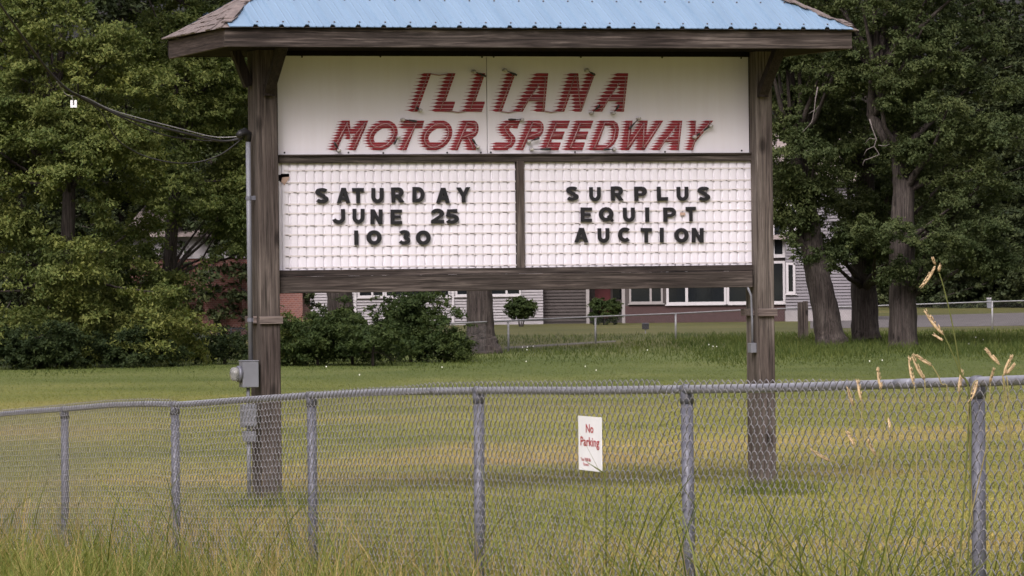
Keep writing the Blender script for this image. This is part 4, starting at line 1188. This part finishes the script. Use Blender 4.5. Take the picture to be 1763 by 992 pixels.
Y = 112.0
tree('broadleaf_tree', gbase(110, Y), [gbase(110,Y), at(112,480,Y), at(120,330,Y), at(100,180,Y), at(110,0,Y)], [.22,.18,.15,.11,.05],
     [lob(40,120,190,170,Y,2.2), lob(190,170,120,120,Y,1.8,-.5), lob(130,360,200,150,Y,2.2), lob(90,530,230,90,Y,2.0,-.6), lob(230,560,110,70,Y,1.5,-.9), lob(10,575,150,55,Y,1.4,-1.2), lob(-130,300,180,320,Y,2.4), lob(60,-120,240,150,Y,2.4), lob(120,270,90,90,Y,.9,-1.8), lob(115,430,90,60,Y,.9,-1.9), lob(20,60,140,80,Y,1.2,-1.4), lob(30,240,120,90,Y,1.2,-1.5)],
     340, .66, 1050, .084, M['leaf_a'], 'bright green broadleaf tree with foliage to the ground at far left')
Y = 117.0
tree('broadleaf_tree', gbase(285, Y), [gbase(285,Y), at(290,480,Y), at(300,330,Y), at(320,180,Y), at(330,20,Y)], [.20,.17,.14,.10,.05],
     [lob(320,110,170,110,Y,2.0), lob(330,280,140,130,Y,2.0), lob(235,470,100,110,Y,1.6,-.8), lob(440,260,80,190,Y,1.8,1.5), lob(400,390,60,60,Y,1.2), lob(300,-110,200,110,Y,2.2), lob(200,560,130,50,Y,1.4)],
     250, .66, 1050, .084, M['leaf_b'], 'green broadleaf tree between the far left tree and the left sign post')
# low dark undergrowth at the trees' feet
def shrub(name, px, py, Y, rxp, ryp, leafm, label, n=26, rc=.42, nl=620, size=.066, group=None, depth=.8):
    g = gbase(px, Y); top = at(px, py, Y).z
    lob_ = [((g.x, Y, top*.5), (rxp*Y/F, depth, top*.5))]
    return tree(name, g, [g, g+Vector((0,0,top*.35)), g+Vector((.05,0,top*.7))], .04, lob_, n, rc, nl, size, leafm, label, 'shrub', group, limbs=10, shell=.35, up_bias=.4)
shrub('undergrowth_shrub', 60, 560, 109.5, 110, 60, M['leaf_under'], 'low dark shrub under the far left tree', 34)
shrub('undergrowth_shrub', 215, 565, 110.5, 100, 60, M['leaf_under'], 'low dark shrub under the second tree from the left', 34)
shrub('undergrowth_shrub', 385, 560, 113.0, 60, 50, M['leaf_under'], 'low dark twiggy shrub beside the left sign post', 12)
shrub('round_shrub', 545, 535, 110.0, 85, 60, M['leaf_shrub'], 'loose green shrub right of the left sign post', 40)
shrub('round_shrub', 640, 565, 109.0, 90, 30, M['leaf_shrub'], 'low green shrub in front of the tall dark one', 26, .3, 300)
shrub('tall_shrub', 705, 503, 113.0, 95, 60, M['leaf_shrub'], 'tall dark green shrub left of the thick trunk', 52, .40)
shrub('tall_shrub', 590, 530, 114.5, 55, 60, M['leaf_shrub'], 'dark shrub under the leaning left trunk behind the sign', 24)

shrub('tall_shrub', 762, 545, 112.0, 38, 40, M['leaf_shrub'], 'dark shrub end leaning against the yard fence by the thick trunk', 26)
shrub('round_shrub', 505, 545, 111.0, 45, 50, M['leaf_b'], 'leafy shrub right against the left sign post', 24)
shrub('round_shrub', 605, 553, 110.5, 65, 50, M['leaf_shrub'], 'loose shrub in the middle of the hedge left of the thick trunk', 34)
# trunks behind the sign
Y = 131.0
tree('shade_tree', gbase(585, Y), tp_(Y,(590,586),(588,540),(580,480),(575,380),(570,220)), [.45,.36,.33,.28,.18], [lob(600,150,150,130,Y,2.5), lob(690,80,120,110,Y,2.2)], 60, .8, 350, .18, M['leaf_dark'], 'dark trunked tree half hidden behind the loose shrub')
Y = 122.5
tree('shade_tree', gbase(828, Y), [gbase(829,Y)-Vector((0,0,.1)), at(829,598,Y), at(828,585,Y), at(827,560,Y), at(826,500,Y), at(822,400,Y), at(815,240,Y)], [.54,.47,.39,.345,.33,.31,.2], [lob(800,130,170,130,Y,2.5), lob(920,90,140,110,Y,2.2)], 60, .8, 350, .18, M['leaf_dark'], 'thick flared trunk standing alone behind the far fence')
# right hand group
Y = 126.0
tree('oak_tree', gbase(1432, Y), tp_(Y,(1432,596),(1428,575),(1418,520),(1402,450),(1390,360),(1372,260),(1360,120)), [.47,.38,.34,.31,.26,.2,.1],
     [lob(1390,250,90,100,Y,2.0), lob(1420,110,130,110,Y,2.2), lob(1400,400,80,60,Y,1.0,-.8), lob(1360,330,50,60,Y,1.0,-.5), lob(1360,200,60,60,Y,1.4)], 144, .55, 950, .080, M['leaf_dark'], 'leaning left hand trunk of the three at right')
Y = 131.0
tree('oak_tree', gbase(1492, Y), tp_(Y,(1492,590),(1490,570),(1487,500),(1486,420),(1490,300),(1495,160)), [.42,.38,.35,.32,.25,.15],
     [lob(1500,400,120,70,Y,1.6,-1.5), lob(1470,170,140,110,Y,2.2), lob(1540,290,110,90,Y,2.0), lob(1470,440,70,45,Y,1.0,-2.5)], 150, .55, 950, .080, M['leaf_dark'], 'dark ridged middle trunk of the three at right')
Y = 124.0
tree('oak_tree', gbase(1556, Y), tp_(Y,(1556,604),(1555,590),(1554,520),(1552,430),(1556,330),(1548,270),(1500,200),(1510,130)), [.46,.38,.345,.33,.28,.2,.13,.06],
     [lob(1560,110,150,110,Y,2.2), lob(1640,190,130,120,Y,2.0), lob(1600,400,120,70,Y,1.6,-1.0), lob(1640,300,110,90,Y,1.8), lob(1650,430,110,50,Y,1.2,-.5), lob(1540,-40,200,90,Y,2.4)], 216, .55, 950, .080, M['leaf_dark'], 'straight right hand trunk of the three at right')
# pale dead branch hanging in the crown
def dead(px0, py0, Y, pts, label):
    root = at(px0, py0, Y); o = MB()
    o.tube([at(a, b, Y) for a, b in pts[0]], list(np.linspace(.018, .008, len(pts[0]))), 6)
    for br in pts[1:]: o.tube([at(a, b, Y) for a, b in br], list(np.linspace(.012, .005, len(br))), 5)
    ob = o.build('dead_branch', M['dead_wood'], None, True); tag(ob, label, 'branch'); return ob
dead(1500, 270, 122.4, [[(1497,205),(1502,222),(1509,240),(1505,252),(1514,266),(1500,272),(1488,276),(1485,285)], [(1509,240),(1497,238),(1490,246)], [(1505,252),(1492,258),(1487,268)], [(1512,250),(1524,252),(1532,248)]], 'pale crooked dead branch in the middle of the right hand trees')
dead(1400, 190, 123.5, [[(1408,150),(1404,170),(1402,190),(1398,210),(1382,228)], [(1404,190),(1410,182)], [(1402,190),(1392,196)]], 'thin pale dead branch left in the right hand trees')

# conifers: tiers of drooping sprays
def conifer(name, px, Y, hgt, rad, label, group):
    g = gbase(px, Y); o = empty(name, g, 0, label, 'tree', group)
    cs, rs, ns = [], [], []
    tiers = int(hgt/.75)
    mb = MB(); mb.tube([(0,0,-.05),(0,0,hgt*.5),(0,0,hgt)], [.24,.16,.03], 10)
    for t in range(tiers):
        z = .5 + (hgt-.6)*t/tiers; R = rad*(1-(z/hgt))**.7
        nb = max(5, int(5+R*3))
        for b in range(nb):
            an = 2*math.pi*(b+random.random()*.8)/nb; L = R*random.uniform(.65,1.1)
            for q in np.linspace(.35, 1, max(2, int(L/.5))):
                cs.append((math.cos(an)*L*q, math.sin(an)*L*q, z - .28*L*q + random.uniform(-.15,.15))); rs.append(.42*(1.25-.5*q)); ns.append(95)
            if b % 2 == 0: mb.tube([(0,0,z),(math.cos(an)*L, math.sin(an)*L, z-.28*L)], [.04,.01], 5, False)
    v, f = leaf_cloud(cs, rs, ns, .17, .45, .8); mesh_np('crown', v, f, M['leaf_conifer'], o)
    mb.build('trunk', M['bark'], o, True); return o
con1 = conifer('conifer_tree', 40, 150, 13, 3.6, 'dark conifer behind the bright tree at far left', 'dark conifers')
con2 = conifer('conifer_tree', 1700, 222, 18, 5.4, 'dark conifer behind the drive at right', 'dark conifers')
def copy_tree(src, loc, rz, label, s=1.0):
    c = src.copy(); col.objects.link(c); c.location = loc; c.rotation_euler = (0,0,rz); c.scale = (s,s,s); c['label'] = label
    for ch in src.children:
        d = ch.copy(); col.objects.link(d); d.parent = c
    return c
for px, Yc, s, src, lab in [(215,156,1.08,con1,'dark conifer rising between the two bright trees at left'), (375,153,1.0,con1,'dark conifer above the left end of the sign roof'),
                       (1590,228,1.05,con2,'dark conifer between the right hand trunks and the drive'), (1830,218,1.1,con2,'dark conifer at the right edge of the picture'),
                       (1450,232,1.1,con2,'dark conifer behind the house, over the leaning trunk')]:
    copy_tree(src, gbase(px, Yc), random.uniform(0, 6), lab, s)
# woods beyond the houses
Y = 246.0
def wood_tree(px, Y, label):
    return tree('woodland_tree', gbase(px, Y), tp_(Y,(px,545),(px+4,420),(px-6,250),(px,60)), [.35,.3,.22,.1],
     [lob(px,60,150,150,Y,3.2), lob(px-40,250,150,120,Y,3.0), lob(px+50,330,140,130,Y,3.0), lob(px,-150,150,140,Y,3.2), lob(px,450,140,70,Y,2.6)], 95, 1.25, 420, .30, M['leaf_far'], label, group='woods beyond the houses', limbs=10)
wt = wood_tree(-40, Y, 'woodland tree beyond the far left tree')
wlabs = ['woodland tree beyond the brick house','woodland tree above the left post of the sign','woodland tree left behind the sign roof','woodland tree behind the middle of the sign','woodland tree right behind the sign roof','woodland tree above the right post of the sign','woodland tree beyond the three right hand trunks','woodland tree beyond the drive','woodland tree at the right edge beyond the conifers','woodland tree outside the left edge']
for i, px in enumerate([165, 370, 575, 780, 985, 1190, 1400, 1610, 1820, -260]):
    g = gbase(px, Y + random.uniform(-3, 4)); copy_tree(wt, g, random.uniform(0, 6.28), wlabs[i], random.uniform(.92, 1.12))

# ------------------------------------------------------------------ houses
YH = 178.0
def hp(px, py, Y=YH): return at(px, py, Y)
house = empty('siding_house', gbase(1040, YH), 0, 'long pale siding house with dark porch and wide windows behind the sign', 'house')
ho_ = Vector(house.location)
def lx(px, py=530): return hp(px, py).x - ho_.x
def lz(px, py): return hp(px, py).z
def lap_wall(mb, x0, x1, y, z0, z1, pitch=.105, lip=.05):
    n = int((z1-z0)/pitch)+1
    for i in range(n):
        a = z0 + i*pitch; b = min(a+pitch, z1)
        if b-a < .01: break
        g_ = a + .034; yo = y-.004
        mb.add([(x0,y-lip,g_),(x1,y-lip,g_),(x1,y-lip+.006,b),(x0,y-lip+.006,b),(x0,yo,g_),(x1,yo,g_),(x1,yo,b),(x0,yo,b)], [(0,1,2,3),(4,5,1,0),(3,2,6,7)])
gz = lambda px: 0.0
zE = 3.05
mb = MB(); x0, x1 = lx(440), lx(935)
lap_wall(mb, x0, x1, 0, .12, zE); mb.box(x0, x1, .002, 7.0, 0, zE); mb.box(x0, x1, -.05, 0.001, 0, .118)
wl = mb.build('wall', M['siding'], house)
for px in (612, 780):
    mb = MB(); x = lx(px); mb.box(x-.04, x+.04, -.11, -.052, .1, zE); mb.build('downpipe', M['white_frame'], house)
def window(pxa, pxb, pya, pyb, frame, y=0, mull=(), parent=house, fw=.07):
    xa, xb = lx(pxa, 500), lx(pxb, 500); zt, zb = lz((pxa+pxb)/2, pya), lz((pxa+pxb)/2, pyb)
    mb = MB()
    mb.box(xa, xb, y-.10, y-.052, zb, zb+fw); mb.box(xa, xb, y-.10, y-.052, zt-fw, zt)
    mb.box(xa, xa+fw, y-.10, y-.052, zb+fw+.001, zt-fw-.001); mb.box(xb-fw, xb, y-.10, y-.052, zb+fw+.001, zt-fw-.001)
    for m in mull:
        xm = lx(m, 500); mb.box(xm-fw*.55, xm+fw*.55, y-.098, y-.053, zb+fw+.001, zt-fw-.001)
    mb.box(xa-.05, xb+.05, y-.13, y-.052, zb-.04, zb-.001)
    wf = mb.build('window', frame, parent)
    mb = MB(); mb.box(xa+fw*.5, xb-fw*.5, y-.075, y-.064, zb+fw*.5, zt-fw*.5); mb.build('pane', M['glass'], wf)
    return wf
window(616, 662, 455, 512, M['white_frame'], mull=(641,))
window(662.5, 775, 455, 512, M['white_frame'], mull=(725,))
window(784, 897, 455, 509.5, M['white_frame'], mull=(872,))
# dark porch recess between the two wings
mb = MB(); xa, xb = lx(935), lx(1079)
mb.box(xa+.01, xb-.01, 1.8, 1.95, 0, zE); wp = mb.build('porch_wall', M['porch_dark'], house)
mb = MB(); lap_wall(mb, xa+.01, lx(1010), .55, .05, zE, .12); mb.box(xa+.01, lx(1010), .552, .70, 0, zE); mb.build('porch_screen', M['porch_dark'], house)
for px in (1012, 1073.5):
    mb = MB(); x = lx(px); mb.box(x-.06, x+.06, .0, .12, 0, zE); mb.build('porch_post', M['grey_frame'], house)
mb = MB(); xd0, xd1 = lx(1026), lx(1053); mb.box(xd0, xd1, 1.74, 1.798, .15, 2.25); mb.build('door', M['red_door'], house)
mb = MB(); xd0, xd1 = lx(1057), lx(1071); mb.box(xd0, xd1, 1.75, 1.79, .9, 2.1); mb.build('window', M['glass'], house)
# right wing: dark low wall under a band of windows
mb = MB(); x0, x1 = lx(1076), lx(1352)
zw = lz(1180, 526)
mb.box(x0, x1, 0, 6.5, 0, zw); mb.build('base_wall', M['brown_wall'], house)
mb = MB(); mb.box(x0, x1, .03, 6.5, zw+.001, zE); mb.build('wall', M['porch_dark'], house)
window(1083, 1141, 455, 522.5, M['grey_frame'], .03, mull=(1120,))
window(1147, 1250.5, 450, 524, M['white_frame'], .03, mull=(1182,), fw=.09)
window(1251, 1352, 450, 523, M['white_frame'], .03, mull=(1300,), fw=.09)
# low roof over both wings
mb = MB(); xa, xb = lx(430), lx(1360)
mb.add([(xa,-.5,zE),(xb,-.5,zE),(xb,7.4,zE),(xa,7.4,zE),(xa+.3,3.4,zE+1.5),(xb-.3,3.4,zE+1.5)], [(0,1,5,4),(2,3,4,5),(3,0,4),(1,2,5),(3,2,1,0)])
mb.build('roof', M['house_roof'], house)
# two storey end
mb = MB(); x0, x1 = lx(1352.5), lx(1482); zT = lz(1400, 312)
lap_wall(mb, x0, x1, -.3, .45, zT, .115, .05); mb.box(x0, x1, -.298, 6.5, .4, zT); mb.build('wall', M['siding_dark'], house)
mb = MB(); mb.box(x0-.03, x1+.03, -.33, 6.4, 0, .398); mb.build('foundation', M['concrete'], house)
window(1352.5, 1368.5, 452, 506, M['white_frame'], -.3, fw=.09)
window(1330, 1352, 360, 442, M['white_frame'], .03, fw=.09)
window(1353.5, 1373, 352, 398, M['white_frame'], -.3, fw=.08)
mb = MB(); xa, xb = lx(1325), lx(1495); xm = (xa+xb)/2; zt = zT
mb.add([(xa,-.8,zt-.1),(xb,-.8,zt-.1),(xb,7,zt-.1),(xa,7,zt-.1),(xa,3.1,zt+1.9),(xb,3.1,zt+1.9)], [(0,1,5,4),(2,3,4,5),(3,0,4),(1,2,5),(3,2,1,0)])
mb.build('roof', M['house_roof'], house)
mb = MB(); mb.box(lx(1330), lx(1352), .032, 6.4, zE+.6, zT-.1); mb.build('upper_wall', M['siding_dark'], house)
# brick house at left
YB = 152.0
bh = empty('brick_house', gbase(380, YB), 0, 'low red brick house glimpsed through the trees at left', 'house')
bx = lambda px: (px-380)/F*YB
mb = MB(); mb.box(bx(225), bx(520), 0, 6, 0, 2.55); mb.build('wall', M['brick'], bh)
mb = MB(); mb.box(bx(215), bx(528), -.06, 6, 2.552, 3.25); mb.build('upper_wall', M['siding'], bh)
mb = MB(); xa, xb = bx(205), bx(535); mb.add([(xa,-.5,3.25),(xb,-.5,3.25),(xb,6.5,3.25),(xa,6.5,3.25),(xa+.8,3,4.5),(xb-.8,3,4.5)], [(0,1,5,4),(2,3,4,5),(3,0,4),(1,2,5),(3,2,1,0)]); mb.build('roof', M['house_roof'], bh)
mb = MB(); mb.box(bx(268), bx(300), -.03, .0-.002, 1.0, 2.1); wf = mb.build('window', M['white_frame'], bh)
mb = MB(); mb.box(bx(270), bx(298), -.045, -.031, 1.05, 2.05); mb.build('pane', M['glass'], wf)

# clipped bushes in front of the house
def bush(px, pya, pyb, Y, rp, label, box=False):
    g = at(px, pyb, Y); g.z = 0; zt = at(px, pya, Y).z; zb = .05 if box else .30
    cz = (zt+zb)/2; R = rp*Y/F
    o = empty('clipped_bush', g, 0, label, 'bush')
    n = 1500; cs = []; 
    P = rng.normal(0,1,(60,3)); P /= np.linalg.norm(P,axis=1)[:,None]
    if box: P = np.sign(P)*np.abs(P)**.6
    cs = [(p[0]*R*.72, p[1]*R*.6, cz + p[2]*(zt-zb)/2*.72) for p in P]
    v, f = leaf_cloud(cs, [.2]*60, [300]*60, .065, .9, .5); mesh_np('crown', v, f, M['leaf_shrub'], o)
    mb = MB()
    for k in range(9):
        an = k*.7; mb.tube([(0.05*math.cos(an),.05*math.sin(an),-.03),(R*.3*math.cos(an),R*.3*math.sin(an),cz*.6),(R*.5*math.cos(an),R*.4*math.sin(an),cz)], [.02,.015,.008], 5, False)
    mb.build('trunk', M['bark'], o, True); return o
bush(897, 511, 553, 172, 27, 'round clipped bush on bare stems in front of the pale siding')
bush(1042, 512, 546, 174, 28, 'square clipped bush in front of the red door', True)

# ------------------------------------------------------------------ far fences, posts, paths
def far_fence(name, pts, htop, label, mat, step=.075, wire=.0022, posts=()):
    """pts: ground-plan points; posts: list of plan points"""
    o = empty(name, (pts[0][0], pts[0][1], 0), 0, label, 'fence'); o3 = Vector((pts[0][0], pts[0][1], 0))
    mb = MB(); mb.tube([Vector((p[0], p[1], p[2]))-o3 for p in pts], .021, 8); mb.build('top_rail', mat, o, True)
    for p in posts:
        mb = MB(); mb.tube([Vector((p[0],p[1],-.03))-o3, Vector((p[0],p[1],p[2]+.02))-o3], .028, 8); mb.build('post', mat, o, True)
    P = np.array([list(p) for p in pts]); sg = np.concatenate([[0], np.cumsum(np.linalg.norm(np.diff(P[:,:2],axis=0),axis=1))])
    mb = MB(); s = -htop
    def PA(s_): return np.array([np.interp(s_, sg, P[:,k]) for k in range(3)])
    while s < sg[-1]:
        for sgn in (1, -1):
            a0, a1 = (s, s+htop) if sgn == 1 else (s+htop, s)
            if min(a0, a1) < 0 or max(a0, a1) > sg[-1]: continue
            A, B = PA(a0), PA(a1); am, bm = Vector((A[0], A[1]-.02-.004*sgn, .04))-o3, Vector((B[0], B[1]-.02-.004*sgn, B[2]))-o3
            mb.tube([am, bm], wire, 3, False)
        s += step
    mb.build('wire_mesh', M['far_wire'], o); return o
fp = []
for px, py, Yf in [(740,559,116),(806,556,120),(875,552.5,125),(1025,545.5,135),(1163,540,140),(1300,533,145),(1383,530.5,146.5),(1440,529,147.5),(1600,523.5,150),(1708,519.5,152),(1800,517,154),(1900,514,156)]:
    p = at(px, py, Yf); fp.append((p.x, p.y, p.z))
far_fence('yard_fence', fp, .8, 'thin low chain link yard fence between the lawn and the house', M['far_metal'], .11, .0014, [fp[2], fp[3], fp[4], fp[9], fp[11]])
q0, q1 = at(325, 567, 132), at(470, 565, 133)
far_fence('dark_yard_fence', [(q0.x,q0.y,q0.z),((q0.x+q1.x)/2,132.5,(q0.z+q1.z)/2),(q1.x,q1.y,q1.z)], .55, 'dark chain link fence in front of the brick house', M['black_metal'], .08, .003, [(q0.x,q0.y,q0.z),((q0.x+q1.x)/2,132.5,(q0.z+q1.z)/2),(q1.x,q1.y,q1.z)])
# pair of old wooden posts beside the right hand trunks
wpz = empty('wooden_posts', gbase(1383, 137), 0, 'pair of short dark weathered posts beside the leaning trunk', 'post')
for px, pa in ((1377.5, 520), (1386.5, 518.5)):
    x = (px-1383)/F*137; mb = MB(); mb.box(x-.085, x+.06, -.08+(.02 if px > 1380 else 0), .07, -.05, at(px, pa, 137).z); mb.build('post', M['wood_z'], wpz, bevel=.01)
# small black lamp on a short stake
lp = empty('path_light', gbase(1110, 152), 0, 'small black box lamp on a short stake in the house lawn', 'garden light')
zt = at(1110, 557, 152).z; zm = at(1110, 567, 152).z
mb = MB(); mb.tube([(0,0,-.03),(0,0,zm)], .018, 8); mb.build('stake', M['far_metal'], lp, True)
mb = MB(); mb.box(-.11,.11,-.1,.1,zm+.001,zt-.03); mb.hexa([(-.13,-.12,zt-.029),(.13,-.12,zt-.029),(.13,.12,zt-.029),(-.13,.12,zt-.029),(-.09,-.08,zt+.02),(.09,-.08,zt+.02),(.09,.08,zt+.02),(-.09,.08,zt+.02)]); mb.build('lamp_box', M['black_metal'], lp)
# white utility cabinet and things along the drive
ub = empty('utility_pedestal', gbase(1702, 214), 0, 'small pale utility pedestal on the grass beyond the drive', 'utility box')
mb = MB(); mb.box(-.10,.10,-.1,.1,0,.42); mb.build('cabinet', M['meter_grey'], ub, bevel=.02)
mb = MB(); mb.box(-.115,.115,-.115,.115,.421,.47); mb.build('lid', M['white_frame'], ub, bevel=.02)

# drive (right) and narrow walk behind the far fence
def sheet(name, quad, z, mat):
    mb = MB(); mb.add([(p[0], p[1], z) for p in quad], [(0,1,2,3)]); o = mb.build(name, mat); tag(o, kind='structure'); return o
d0, d1, d2, d3 = onground(1395, 566), onground(1990, 558), onground(1990, 533), onground(1395, 548)
sheet('driveway', [d0, d1, d2, d3], .008, M['asphalt'])
w0, w1, w2, w3 = onground(870, 601), onground(1060, 589), onground(1060, 586.5), onground(870, 597.5)
sheet('walkway', [w0, w1, w2, w3], .006, M['path'])

# white clover heads dotted over the lawn
cl_c = [onground(x, y) for x, y in [(915,605),(905,604),(922,603),(910,608),(1215,602),(1222,604),(1232,603),(1020,640),(1032,645),(1680,590),(1672,597),(1690,592),(1515,630),(1500,633),(560,640),(620,650),(900,632),(760,640),(1120,612)]]
n = 0; vs = []; fs = []
mb = MB()
for c in cl_c:
    for k in range(1):
        p = c + Vector((random.uniform(-.15,.15), random.uniform(-.6,.6), random.uniform(.05,.12)))
        mb.tube([p, p+Vector((0,0,.016)), p+Vector((0,0,.03))], [.010,.014,.005], 6)
o = mb.build('clover_flowers', M['flower']); tag(o, 'scattered white clover heads in the far lawn', 'flowers', kind='stuff')
